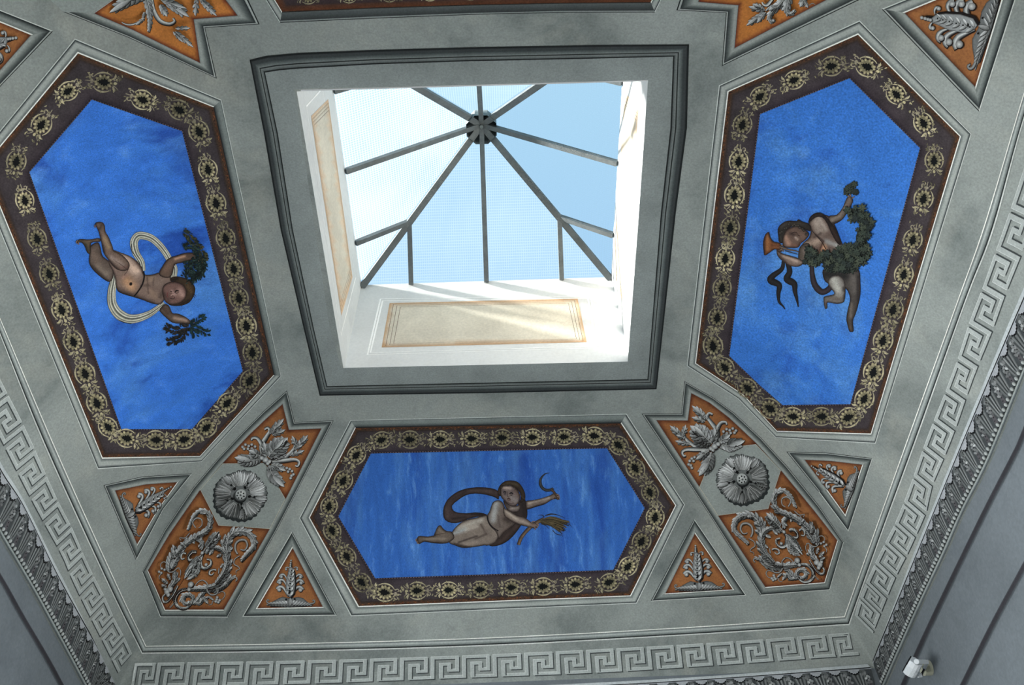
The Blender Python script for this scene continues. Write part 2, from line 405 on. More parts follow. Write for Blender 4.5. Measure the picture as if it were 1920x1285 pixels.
m2 = n.nodes.new('ShaderNodeMath'); m2.operation = 'MULTIPLY'; m2.inputs[1].default_value = 0.09; n.links.new(ns.outputs['Fac'], m2.inputs[0]); n.links.new(m2.outputs[0], m1.inputs[2])
n.links.new(m1.outputs[0], mx.inputs[0]); n.links.new(tr.outputs[0], mx.inputs[1]); n.links.new(tl.outputs[0], mx.inputs[2]); n.links.new(mx.outputs[0], out.inputs[0])
M['glass'] = m
ra = rays([(904, 232)])[0]; AZ = YC/ra[1]*ra[2]
AP = np.array([cx, cy, AZ*S+EYE]); zB = zt+0.03
Cn = [np.array([cx+sx_*ox, cy+sy_*oy, zB]) for sx_, sy_ in ((-1,-1),(1,-1),(1,1),(-1,1))]
sky = thing('skylight', 'pyramid skylight of wired glass and grey steel bars above the square opening', 'skylight', (cx, cy, zt))
def bar(name, a, b, w, h, mat, parent, up=None):
    a = np.array(a, float); b = np.array(b, float); d = (b-a)/np.linalg.norm(b-a)
    up = np.array((0,0,1.)) if up is None else up
    s = np.cross(d, up); s /= np.linalg.norm(s); t = np.cross(s, d)
    V = []
    for p in (a, b):
        # T-bar section: wide flange below, narrower web above
        for (i, j) in ((-.5,-.5),(.5,-.5),(.5,-.1),(.2,.0),(.2,.5),(-.2,.5),(-.2,.0),(-.5,-.1)): V.append(p+s*w*i+t*h*j)
    K = 8; Fc = [(i, (i+1)%K, K+(i+1)%K, K+i) for i in range(K)] + [tuple(reversed(range(K))), tuple(range(K, 2*K))]
    return mesh_obj(name, V, Fc, mat, parent)
tH = 0.4
hipP = []
for k in range(4):
    bar('hip_bar', Cn[k]-np.array((0,0,0.0)), AP, 0.041, 0.06, M['steel'], sky); hipP.append(Cn[k]+(AP-Cn[k])*tH)
for k in range(4):
    A, B = Cn[k], Cn[(k+1)%4]; mid = (A+B)/2
    bar('rafter', mid, AP-(AP-mid)*0.03, 0.031, 0.05, M['steel'], sky)
    e = (B-A)
    for hp in (hipP[k], hipP[(k+1)%4]):
        f_ = ((hp-A)@e)/(e@e); ft = A+e*f_
        bar('jack_rafter', ft, hp, 0.030, 0.046, M['steel'], sky)
        # glass panes
    fa = A+e*(((hipP[k]-A)@e)/(e@e)); fb = A+e*(((hipP[(k+1)%4]-A)@e)/(e@e)); nn = np.cross(B-A, AP-A); nn /= np.linalg.norm(nn); nn *= np.sign(nn[2])
    for poly in ((A, fa, hipP[k]), (fa, mid, AP, hipP[k]), (mid, fb, hipP[(k+1)%4], AP), (fb, B, hipP[(k+1)%4])):
        up = nn*0.034; V = [p+up for p in poly]; K = len(V)
        mesh_obj('glass_pane', V, [tuple(range(K))], M['glass'], sky)
# base curb and crown hub
bs = []
for a, b in (((cx-ox-0.1, cy-oy-0.1), (cx+ox+0.1, cy-oy)), ((cx-ox-0.1, cy+oy), (cx+ox+0.1, cy+oy+0.1)), ((cx-ox-0.1, cy-oy), (cx-ox, cy+oy)), ((cx+ox, cy-oy), (cx+ox+0.1, cy+oy))):
    bs.append(((a[0], a[1], zt), (b[0], b[1], zt+0.05)))
boxes('curb', bs, M['shaft'], sky)
h = 0.105; hz = AP[2]-0.03
V = []; Fc = []
for (r, z) in ((h, hz-0.075), (h*1.0, hz+0.02), (h*0.8, hz+0.06), (0.02, hz+0.09)):
    for k in range(8):
        a = PI/8+k*PI/4; kk = 1.0 if k % 2 else 1.0; V.append((AP[0]+r*math.cos(a)*1.02, AP[1]+r*math.sin(a)*1.02, z))
Fc += [(k, (k+1)%8, 8+(k+1)%8, 8+k) for k in range(8)] + [(8+k, 8+(k+1)%8, 16+(k+1)%8, 16+k) for k in range(8)] + [(16+k, 16+(k+1)%8, 24+(k+1)%8, 24+k) for k in range(8)] + [tuple(range(24, 32))]
mesh_obj('hub_cap', V, Fc, M['hub'], sky)
V = []; Fc = []
prf = [(0.0, -0.045), (0.012, -0.045), (0.012, -0.02), (0.04, -0.012), (0.045, 0.03), (0.0, 0.035)]
for r, z in prf:
    for k in range(12): V.append((AP[0]+r*math.cos(k*PI/6), AP[1]+r*math.sin(k*PI/6), AP[2]-0.01+z))
for i in range(len(prf)-1): Fc += [(i*12+k, i*12+(k+1)%12, (i+1)*12+(k+1)%12, (i+1)*12+k) for k in range(12)]
mesh_obj('hub_boss', V, Fc, M['hub'], sky)
# ------------------------------------------------------------------ cream panels painted in the light well
def cream(surf, lines, ring, inner, label, shade_):
    t = thing('light_well_fresco', label, 'painting', tuple((hit([ring[0]], surf)[0][0]*S+np.array([0,0,EYE])).tolist()), 'cream panel paintings in the light well')
    a = Acc(surf, 1.0)
    for L in lines:
        a.band(L, [( (p[0]*0.985+sum(q[0] for q in L)/4*0.015), (p[1]*0.985+sum(q[1] for q in L)/4*0.015)) for p in L], [(0, (250,250,248)), (1, (250,250,248))], step=20)
    a.build('outline', M['cream'], t)
    b = Acc(surf, 1.2); cxr = np.mean([p[0] for p in ring]); cyr = np.mean([p[1] for p in ring])
    st = [(p[0], p[1], q[0], q[1], shade_[1], shade_[0], 0.9) for p, q in zip(ring, ring[1:]+ring[:1])]
    b.fill(ring, (208,200,184), 10, st); b.z += 0.3
    for k, f in enumerate((0.06, 0.12, 0.18) if inner else ()):
        q = [(p[0]+(c_[0]-p[0])*f, p[1]+(c_[1]-p[1])*f) for p, c_ in zip(ring, inner)]
        q2 = [(p[0]+(c_[0]-p[0])*(f+0.008), p[1]+(c_[1]-p[1])*(f+0.008)) for p, c_ in zip(ring, inner)]
        b.band(q, q2, [(0, (120,104,90)), (1, (120,104,90))], step=20)
    b.build('field', M['cream'], t)
rF = [(730.6,568.7),(1083,560.5),(1100,642),(715.6,652)]
cream('F', [[(712,560.5),(1109,556),(1126,653),(687.5,666)], [(716,564),(1104,559.5),(1120,650),(693,662)]], rF,
      [(840,610),(990,607),(995,610),(838,614)], 'wide cream panel painting with rust edge, on the lower wall of the light well', ((190,150,112), 5))
rL = [(583,218),(615,186),(660.6,520),(640,592)]
cream('L', [[(574,198),(604,164),(667,522),(639,631)]], rL, [(612,310),(620,300),(636,440),(630,450)],
      'cream panel painting on the left wall of the light well', ((214,180,146), 4))
rR = [(1197,207),(1172,172),(1150,505),(1170,574)]
cream('R', [[(1203,196),(1176,150),(1147,512),(1172,604)]], rR, [(1180,310),(1172,300),(1163,440),(1166,450)],
      'cream panel painting on the sunlit right wall of the light well', ((226,200,170), 3))
# ------------------------------------------------------------------ painted mouldings
LT = (206,212,206); MD = (150,157,152); DK = (74,80,80); BK = (34,38,38); WH = (240,241,232)
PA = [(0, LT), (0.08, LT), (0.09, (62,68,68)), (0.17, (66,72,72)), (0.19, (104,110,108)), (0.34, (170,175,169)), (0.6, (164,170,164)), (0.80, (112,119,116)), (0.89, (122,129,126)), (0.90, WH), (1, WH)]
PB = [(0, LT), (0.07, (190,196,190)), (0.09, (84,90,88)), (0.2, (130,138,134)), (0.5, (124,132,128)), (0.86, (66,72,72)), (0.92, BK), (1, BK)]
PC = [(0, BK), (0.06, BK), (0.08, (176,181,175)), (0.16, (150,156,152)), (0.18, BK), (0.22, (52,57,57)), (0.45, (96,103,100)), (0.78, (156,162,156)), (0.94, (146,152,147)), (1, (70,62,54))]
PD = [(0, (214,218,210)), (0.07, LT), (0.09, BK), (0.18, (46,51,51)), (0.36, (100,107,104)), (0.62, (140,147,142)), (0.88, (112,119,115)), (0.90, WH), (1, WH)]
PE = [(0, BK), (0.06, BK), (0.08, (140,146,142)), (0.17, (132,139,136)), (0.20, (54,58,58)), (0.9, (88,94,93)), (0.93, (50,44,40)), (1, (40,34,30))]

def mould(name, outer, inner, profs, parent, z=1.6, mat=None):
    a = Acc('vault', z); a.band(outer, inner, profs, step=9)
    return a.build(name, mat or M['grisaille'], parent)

def tone(c, k): return tuple(v*k for v in c)
# ------------------------------------------------------------------ palmette medallions of the panel borders
def medallion(a, c, ang, s, rnd):
    ca, sa = math.cos(ang), math.sin(ang)
    T = lambda p: (c[0]+s*(p[0]*ca-p[1]*sa), c[1]+s*(p[0]*sa+p[1]*ca))
    tn = rnd.uniform(0.78, 1.15); K1 = tone((186,176,138), tn); K2 = tone((128,118,92), tn); G = tone((150,141,120), tn)
    z0 = a.z
    a.blob(T((0.03, 0)), s*0.96, (34,28,30), 16, s*0.82, ang, z0)
    a.blob(T((0.03, 0)), s*0.84, tone(K1, 0.62), 14, s*0.70, ang, z0+0.1)
    for k in range(12):
        t = k*2*PI/12+rnd.uniform(-.08, .08); p = (0.03+0.80*math.cos(t), 0.68*math.sin(t))
        a.blob(T(p), s*0.21, tone(K2, rnd.uniform(.7,1.15)), 7, s*0.155, ang+math.atan2(math.sin(t)*0.82, math.cos(t)), z0+0.2+0.02*k, tone(K1, rnd.uniform(.85,1.15)))
    # dark vine leaf
    hf = [(0.62,.10),(0.56,.27),(0.38,.20),(0.27,.46),(0.08,.32),(-0.10,.60),(-0.30,.36),(-0.50,.48),(-0.54,.18),(-0.88,.05)]; lf = [(0.92,0)]+hf+[(x, -y) for x, y in hf[::-1]]
    a.add([T((x*0.80+0.02, y*0.78)) for x, y in lf]+[T((-0.1,0))], (12,14,14), [(i, (i+1)%len(lf), len(lf)) for i in range(len(lf))], None, z0+0.6)
    for sg in (1, -1):
        arc = [T((math.cos(t)*1.22+0.02, sg*math.sin(t)*1.02)) for t in np.linspace(0.5, 2.35, 7)]
        a.stroke(arc, s*0.17, [G, K1, G], 3, (0.3, 0.5), 2, z=z0+0.25, mid=(0.45, 1.2))
        a.stroke([T((1.15, sg*0.45)), T((1.5, sg*0.62)), T((1.62, sg*0.34)), T((1.42, sg*0.3))], s*0.15, [G, G], 3, (1, 0.4), 2, z=z0+0.3)
        a.stroke([T((-1.0, sg*0.35)), T((-1.2, sg*0.75)), T((-1.15, sg*0.98))], s*0.26, [G, K1], 3, (0.3, 0.2), 2, z=z0+0.3, mid=(0.5, 1.1))
        a.stroke([T((-1.05, sg*0.28)), T((-1.4, sg*0.45)), T((-1.6, sg*0.7))], s*0.2, [G, G], 3, (0.6, 0.2), 2, z=z0+0.28)
        a.blob(T((1.28, sg*0.14)), s*0.16, G, 6, s*0.1, ang, z0+0.3)
    for k in range(26):
        x = rnd.choice((-1, 1))*rnd.uniform(0.95, 1.9); y = rnd.uniform(-0.85, 0.85); q = rnd.uniform(0, PI)
        a.blob(T((x, y)), s*0.17, tone(K1, rnd.uniform(.5, 0.95)), 6, s*0.07, ang+q, z0+0.3)
    for k in range(5):
        t = rnd.uniform(0.4, 2.7)*rnd.choice((-1, 1)); a.blob(T((1.2*math.cos(t), 1.05*math.sin(t))), s*0.16, tone(K1, rnd.uniform(.5, 0.9)), 6, s*0.07, ang+t, z0+0.32)
    a.stroke([T((0.95, 0)), T((1.5, 0.02)), T((1.95, 0))], s*0.12, [G, G], 4, (1, 0.6), 2, z=z0+0.3)
    a.blob(T((-1.25, 0)), s*0.2, K1, 7, s*0.15, ang, z0+0.3)

def lerp_ring(A, B, f): return [(a[0]+(b[0]-a[0])*f, a[1]+(b[1]-a[1])*f) for a, b in zip(A, B)]
def putto_panel(label, outer, inner, blue, profs, meds, bluemat, s0, open_=False, flip=False):
    t = thing('fresco', label, 'painting', centre(blue[0]), 'blue frescoes of the vault')
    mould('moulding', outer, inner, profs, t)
    a = Acc('vault', 1.0)
    a.band(inner, blue, [(0, (78,52,36)), (0.10, (70,52,40)), (0.14, (54,45,42)), (0.2, (62,55,57)), (0.6, (68,61,63)), (0.85, (62,54,58)), (0.96, (46,38,44)), (0.97, (30,26,28)), (1, (30,26,28))], step=8)
    # stitched edging along the blue field and flecks in the rust band
    rnd = random.Random(len(meds))
    n = len(blue)
    for i in range(n):
        p, q = np.array(blue[i]), np.array(blue[(i+1)%n]); ip, iq = np.array(inner[i]), np.array(inner[(i+1)%n])
        L = np.linalg.norm(q-p); k = int(L/5)
        for j in range(k):
            c = p+(q-p)*(j+0.5)/k; o = ip+(iq-ip)*(j+0.5)/k; dd = (o-c)/np.linalg.norm(o-c); e = (q-p)/L
            a.add([c+e*1.4+dd*0.6, c-e*1.4+dd*0.6, c-e*1.4+dd*2.0, c+e*1.4+dd*2.0], (110,96,100), [(0,1,2,3)], None, 1.5)
            for _ in range(2):
                c2 = o-dd*rnd.uniform(1, 5)+e*rnd.uniform(-3, 3); w = rnd.uniform(0.8, 2.0)
                a.add([c2+e*w, c2-e*w, c2-e*w-dd*1.2, c2+e*w-dd*1.2], rnd.choice([(120,74,40), (40,30,26), (104,60,34)]), [(0,1,2,3)], None, 1.5)
    bo = a.build('border', M['border'], t)
    N = len(meds)
    for i, md in enumerate(meds):
        x, y = md[0], md[1]
        if len(md) > 2: ang = math.radians(md[2])
        else:
            p, q = meds[i-1], meds[(i+1) % N]; ang = math.atan2(q[1]-p[1], q[0]-p[0])
            if flip(x, y, ang) if callable(flip) else False: ang += PI
        g = Acc('vault', 1.9); medallion(g, (x, y), ang, s0*rnd.uniform(0.95, 1.05), rnd); g.build('palmette', M['paint'], bo)
    b = Acc('vault', 1.0); b.fill(blue, (44,96,184), 12); b.build('blue_field', bluemat, t)
    return t
up = lambda x, y, a: math.sin(a) > 0            # vine leaves point to the top of the vault side
rt = lambda x, y, a: math.cos(a) < 0
L_out = [(140,72),(415,187),(527,706),(378,866),(183,880),(-52,308)]
L_in = [(146,100),(400,201),(513,703),(375,855),(192,858),(-30,312)]
L_bl = [(172,187),(341,246),(455,696),(359.6,804.8),(227.5,804.8),(55,323)]
L_med = [(194,154),(267,187),(336,206),(373,247),(390,318),(405,381),(423,447),(438,504),(448,559),(462,611),(473,661),(468,714),(426,756),(387,802),(345,824),(292,825),(237,822),(202,801),(181,756),(159,701),(137,641),(115,581),(92,514),(69,448),(46,376),(30,303),(77,234),(127,171)]
PL = putto_panel('blue ceiling fresco at left, child with white scarf holding leafy branches', L_out, L_in, L_bl, [PA, PB, PA, PA, PA, PA], L_med, M['blue_wash'], 17, flip=up)
R_out = [(1612,38),(1822,251),(1642,832),(1455,821),(1384,748),(1288,686),(1348,160)]
R_in = [(1609,65),(1800,256),(1633,813),(1457,808),(1394,740),(1305,681),(1366,172)]
R_bl = [(1592.8,147),(1725,277.7),(1594.5,758),(1467.4,759.6),(1424,722),(1367.7,667.6),(1425.5,214)]
R_med = [(1559,124),(1626,125),(1681,177),(1732,231),(1752,301),(1732,373),(1712,450),(1695,515),(1675,581),(1656,639),(1638,698),(1621,748),(1591,783),(1541,781),(1487,781),(1444,766),(1402,728),(1359,689),(1337,649),(1345,596),(1354,540),(1360,485),(1369,427),(1377,366),(1385,303),(1392,234),(1425,181),(1489,150)]
PR = putto_panel('blue ceiling fresco at right, child blowing a horn with a green garland', R_out, R_in, R_bl, [PA, PA, PA, PA, PA, PA, PA], R_med, M['blue'], 17, flip=up)
F_out = [(657,788),(1175,776),(1284,946.7),(1194,1132),(658,1156),(561,972)]
F_in = [(667,802.5),(1164,794),(1266,948),(1181.5,1117),(673,1137),(581,971)]
F_bl = [(695.6,850.8),(1137.8,841),(1208.6,953),(1149.6,1069),(703.5,1084.6),(634.7,968.7)]
cF = Z(560, 780, 2.544)
F_med = cF([(395,115),(530,113),(675,112),(825,108),(970,104),(1115,102),(1265,100),(1410,95),(1525,140),(1605,250),(1675,365),(1700,485),(1635,600),(1570,720),(1480,795),(1320,805),(1165,815),(1015,820),(865,830),(715,832),(565,835),(410,843),(300,795),(230,672),(160,548),(145,432),(213,310),(275,188)])
PF = putto_panel('blue ceiling fresco at bottom centre, reclining child with sickle and wheat sheaf', F_out, F_in, F_bl, [PB, PA, PA, PA, PA, PA], F_med, M['blue_streak'], 15.5, flip=rt)
# the fourth panel, only its lower border in view
B_out = [(525,42.5),(700,34.5),(882,27.5),(1050,23.5),(1228,23),(1262,-46),(470,-46)]
B_in = [(529,21.5),(700,14),(882,8.5),(1050,5),(1220,3.6),(1246,-46),(488,-46)]
B_bl = [(560,-20),(700,-24),(882,-28),(1050,-31),(1196,-33),(1200,-48),(548,-48)]
tB = thing('fresco', 'ceiling fresco cut off by the top edge, only its dark border showing', 'painting', centre((880,0)), 'blue frescoes of the vault')
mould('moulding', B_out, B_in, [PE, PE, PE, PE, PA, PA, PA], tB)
a = Acc('vault', 1.0); a.band(B_in, B_bl, [(0, (92,52,30)), (0.2, (80,52,38)), (0.3, (58,46,46)), (0.8, (66,56,62)), (1, (40,34,36))], step=9); bo = a.build('border', M['border'], tB)
rnd = random.Random(3)
for i in range(9):
    g = Acc('vault', 1.9); medallion(g, (578+i*76, -6.5-i*1.9), 0.0, 13, rnd); g.build('palmette', M['paint'], bo)

# ------------------------------------------------------------------ double frame round the skylight opening
o1 = [(468,112),(500,104.5),(560,99),(700,93.5),(882,88.5),(1100,84.5),(1292,83),(1288,240),(1267,400),(1231,730),(915,737),(599.4,742),(569,614),(526,430),(495,250)]
i1 = [(497,136),(525,131.5),(560,128.5),(700,120.5),(882,114.5),(1100,110),(1262,106),(1257,240),(1239,400),(1214,711),(915,717.5),(613.5,724),(588,614),(549,430),(521,250)]
fr = thing('skylight_surround', 'dark grey double-lined border painted round the square skylight opening', 'painted border', centre((599,742)))
PS = [(0, (30,33,33)), (0.10, (30,33,33)), (0.16, (60,64,64)), (0.34, (60,66,66)), (0.5, (96,103,101)), (0.62, (118,125,122)), (0.66, (28,30,30)), (0.70, (28,30,30)), (0.73, (122,128,125)), (0.88, (98,104,102)), (0.93, (30,32,32)), (1, (30,32,32))]
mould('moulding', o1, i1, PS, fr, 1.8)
a = Acc('vault', 1.2)
op = [(552,168),(572,166),(600,165),(700,162.3),(882,158.5),(1100,153),(1215,150),(1209,240),(1198,400),(1177,678),(915,684),(640,690),(618,614),(591,430),(564,250)]
a.band(i1, op, [(0, (140,147,144)), (1, (146,153,150))], step=9)
a.build('inner_field', M['grisaille'], fr)
# ------------------------------------------------------------------ ornaments of the orange fields
O1 = (156,102,60); OD = (84,42,26)
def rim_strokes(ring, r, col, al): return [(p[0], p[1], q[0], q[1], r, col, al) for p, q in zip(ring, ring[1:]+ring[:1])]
LC = [(34,34,34), (214,216,211), (176,179,176), (104,107,106), (30,30,30)]      # leaf ribbon
SC = [(44,42,40), (168,168,164), (90,90,88)]                                 # thin stem
GR = lambda k: (k, k+2, k)
LR = random.Random(77)
def lobe(a, b, t, w, k, under=0.7):
    """one painted leaflet from b to t (photo coordinates): dark under-edge, body, lit upper edge"""
    b = np.array(b, float); t = np.array(t, float); d = t-b; n = np.array((-d[1], d[0])); n = n/(np.linalg.norm(n)+1e-9)*w/2
    o = np.array((0.9, 1.2))*under
    L = np.linalg.norm(d); m = max(4, int(L/4)); S_ = np.linspace(0, 1, m+1); hw = np.interp(S_, [0, .2, .45, .7, .88, 1], [.4, .85, 1, .82, .5, .06]); K = m+1
    f = [(c*K+i, c*K+i+1, (c+1)*K+i+1, (c+1)*K+i) for c in range(2) for i in range(m)]
    P = b[None,:]+d[None,:]*S_[:,None]; N = n[None,:]*hw[:,None]
    if under: a.add(np.concatenate([P*1+o+N*(1+0.15*under), P+o, P+o-N*(1+0.15*under)]), (34,31,29), f)
    sh_ = np.interp(S_, [0, .4, 1], [.72, .95, 1.06])
    a.add(np.concatenate([P+N, P, P-N]), [GR(k*1.1*q) for q in sh_]+[GR(k*q) for q in sh_]+[GR(k*.6*q) for q in sh_], f)
def leaf(a, T, p, q, w, lobes=4, bend=0.0, cols=None):
    """acanthus leaf from base p to tip q built up of overlapping leaflets"""
    p = np.array(p, float); q = np.array(q, float); d = q-p; L = np.linalg.norm(d); e = d/L; nn = np.array((-e[1], e[0]))
    def at(s, o): return p+d*s+nn*(o+bend*L*math.sin(PI*s))
    f = lambda x: np.array(T([tuple(x)])[0])
    sc = np.linalg.norm(f(at(1, 0))-f(at(0, 0)))/L; n = max(3, lobes)
    for k in range(n):
        s = 0.08+0.72*k/n; ww = w*math.sin(PI*min(1, s*0.8+0.2))
        for o in ((1, -1) if k % 2 else (-1, 1)):
            lobe(a, f(at(s, 0)), f(at(min(0.98, s+0.16+0.25/n), o*ww*LR.uniform(0.8, 1.05))), ww*sc*0.75+1.2, LR.uniform(120, 195) if o > 0 else LR.uniform(96, 160))
    lobe(a, f(at(0.45, 0)), f(at(1, 0)), w*sc*0.7+1.4, 190)
    a.stroke([tuple(f(at(s, 0))) for s in (0.04, 0.4, 0.85)], 1.5, [(48,48,48), (210,211,206)], 3, (1, 0.3), 3)
def scroll(a, T, pts, w, taper=(0.5, 0.3), mid=(0.4, 1.0), serr=0.16, sn=9, cols=None):
    P = T(pts); sc = np.linalg.norm(np.array(T([(1,0)])[0])-np.array(T([(0,0)])[0])); W = w*sc
    a.stroke([(x+W*0.10, y+W*0.16) for x, y in P], W*1.05, [(44,28,20), (24,18,16), (44,28,20)], 3, taper, 6, mid=mid)
    a.stroke(P, W*(0.8 if serr else 1.0), cols or LC, 2.4, taper, 6, 0, sn, 0.0, mid=mid)
    if not serr: return
    Q = evenly(cr(P, 6), 1.0); Tn = np.gradient(Q, axis=0); n = len(Q); s = 3.0; c_ = 0
    while s < n-4:
        i = int(s); u = i/n; ww = W*np.interp(u, [0, mid[0], 1], [taper[0], mid[1], taper[1]])
        t = Tn[i]/np.linalg.norm(Tn[i]); nr = np.array((-t[1], t[0])); c_ += 1
        for o in (1, -1):
            k = LR.uniform(0.85, 1.15)*(1.0 if (c_+(o > 0)) % 2 else 0.72)
            b = Q[max(0, i-2)]-t*ww*0.15+nr*o*ww*0.05; tip = Q[i]+t*ww*0.80*k+nr*o*ww*0.66*k
            lit = 0.5+0.5*(-(nr*o)@np.array((0.5, 0.86)))
            lobe(a, b, tip, ww*0.46*k+1.2, 104+104*lit+LR.uniform(-18, 18))
        s += max(3.0, ww*0.55)
    a.stroke(P, max(1.3, W*0.15), [(232,233,228), (150,152,150), (50,50,50)], 3, taper, 6, mid=mid)
def curl(a, T, pts, w, cols=None): scroll(a, T, pts, w*1.25, (0.7, 0.45), (0.5, 0.9), 0, 1, cols or SC)
def ballo(a, T, c, r):
    sc = np.linalg.norm(np.array(T([(1,0)])[0])-np.array(T([(0,0)])[0])); p = T([c])[0]
    a.blob((p[0]+r*sc*0.2, p[1]+r*sc*0.25), r*sc*1.1, (34,24,20), 10); a.blob(p, r*sc, (112,114,113), 10, cc=(206,208,204), dome=1.5)
def homog(src, dst):
    A = []; b = []
    for (x, y), (u, v) in zip(src, dst):
        A.append([x, y, 1, 0, 0, 0, -u*x, -u*y]); b.append(u); A.append([0, 0, 0, x, y, 1, -v*x, -v*y]); b.append(v)
    h = np.linalg.lstsq(np.array(A), np.array(b), rcond=None)[0]
    def f(pts):
        o = []
        for x, y in pts:
            w = h[6]*x+h[7]*y+1; o.append(((h[0]*x+h[1]*y+h[2])/w, (h[3]*x+h[4]*y+h[5])/w))
        return o
    return f
SR_in = [(1296.4,737.6),(1289.9,788.9),(1231,788.2),(1311,912.4),(1347,968),(1435.3,1101.3),(1545.8,1092.2),(1570.3,1013.7),(1526.8,958.2),(1466.3,884.6),(1417.3,830.7),(1366.7,783.3),(1330.7,755.6)]
SR_out = [(1283.3,714.7),(1277.5,775.8),(1203,776),(1297,915),(1334,972),(1425.5,1117),(1556,1106.5),(1582.4,1017),(1537,950),(1477,875.5),(1428,822),(1377,774.5),(1338,746)]
SL_in = [(529.4,758.3),(541.4,806.3),(602.3,803.9),(535.6,935.7),(506.5,990.5),(419.2,1143.8),(309.6,1143.8),(277.1,1069.9),(318,1001),(373,922),(417.5,868.9),(465.4,817.6),(499.6,785)]
SL_out = [(538,732),(552.7,791.9),(625.6,788.5),(549,937),(520,993),(427.7,1158.2),(300.4,1157.5),(266.2,1072.6),(308,994),(362,914),(408,860),(457,808),(493,772)]
HR = [(1340.9,840.9),(1417.7,832.7),(1464.5,881.8),(1440.6,954.2),(1345.2,967.3),(1310.9,913.9)]
HL = [(496.2,867.9),(417.5,868.9),(374.7,917.9),(409.6,985.3),(506.5,992.2),(535.6,935.7)]
toL = homog(SR_in+HR, SL_in+HL)
idn = lambda pts: [tuple(p) for p in pts]
STPROF = [PC, PC, PC, PC, PC, PD, PD, PC, PC, PC, PC, PC, PC]
def rosette(parent, T, name='rosette'):
    a = Acc('vault', 4.0, 0.04)
    cB = Z(1300, 830, 9.178); G = lambda pts: T(cB(pts)); c = (845,620)
    def rd(r, th, k=1.0): return (c[0]+r*1.02*math.cos(th), c[1]+r*0.97*math.sin(th))
    def lobed(R_, amp, n, ph, r2): return [rd(R_*(1-amp+amp*abs(math.sin(n*t/2+ph))**0.7)*(1+r2*math.sin(27*t)), t) for t in np.linspace(0, 2*PI, 90, endpoint=False)]
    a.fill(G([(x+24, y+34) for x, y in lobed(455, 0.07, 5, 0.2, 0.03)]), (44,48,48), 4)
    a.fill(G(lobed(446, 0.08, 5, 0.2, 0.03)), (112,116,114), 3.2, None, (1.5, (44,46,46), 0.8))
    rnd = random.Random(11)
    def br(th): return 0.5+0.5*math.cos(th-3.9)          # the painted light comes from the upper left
    for k in range(5):                       # small back leaves between the five big ones
        tb = k*2*PI/5+0.95+PI/5
        for j, rr in ((-0.20, 400), (0.20, 400), (-0.10, 440), (0.10, 440), (0, 455)):
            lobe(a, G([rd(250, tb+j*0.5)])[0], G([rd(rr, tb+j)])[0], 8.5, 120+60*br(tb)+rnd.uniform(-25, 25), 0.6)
        for j in (-1, 1): lobe(a, G([rd(170, tb+j*0.10)])[0], G([rd(300, tb+j*0.22)])[0], 6.5, 120+70*br(tb+j))
        a.blob(G([rd(235, tb)])[0], 2.4, (20,21,21), 7)
    for k in range(5):
        t0 = k*2*PI/5+0.95
        order = [-5, 5, -4, 4, -3, 3, -2, 2, -1, 1, 0]
        for j in order:
            th = t0+j*0.088; Lr = 445-abs(j)*9; b = G([rd(165, t0+j*0.055)])[0]; t = G([rd(Lr, th)])[0]
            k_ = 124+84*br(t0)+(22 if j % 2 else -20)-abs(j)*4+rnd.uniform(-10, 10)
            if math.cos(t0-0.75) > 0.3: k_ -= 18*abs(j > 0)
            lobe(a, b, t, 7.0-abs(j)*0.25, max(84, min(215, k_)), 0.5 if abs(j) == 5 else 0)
        for j in (-3, -1, 1, 3): a.stroke(G([rd(170, t0+j*0.05), rd(390, t0+j*0.088)]), 1.3, [(66,68,68), (220,221,216)], 4, (1, 0.4), 2)
        tb = t0+PI/5; a.blob(G([rd(150, tb)])[0], 3.4, (12,13,13), 8, 2.6, tb)
    disc = lambda x, y, rr: G([(c[0]+x+rr*1.02*math.cos(t), c[1]+y+rr*math.sin(t)) for t in np.linspace(0, 2*PI, 28, endpoint=False)])
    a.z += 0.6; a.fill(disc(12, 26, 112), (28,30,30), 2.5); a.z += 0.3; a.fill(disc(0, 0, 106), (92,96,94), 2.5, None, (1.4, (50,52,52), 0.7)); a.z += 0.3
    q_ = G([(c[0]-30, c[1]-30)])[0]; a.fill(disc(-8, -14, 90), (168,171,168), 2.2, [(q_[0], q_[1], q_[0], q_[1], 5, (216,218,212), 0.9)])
    for k in range(7): a.blob(G([rd(58, k*2*PI/7, 1)])[0], 1.6, (22,24,24), 7, z=a.z+0.6)
    a.blob(G([c])[0], 2.0, (84,88,86), 8, z=a.z+0.6)
    return a.build(name, M['grisaille'], parent)
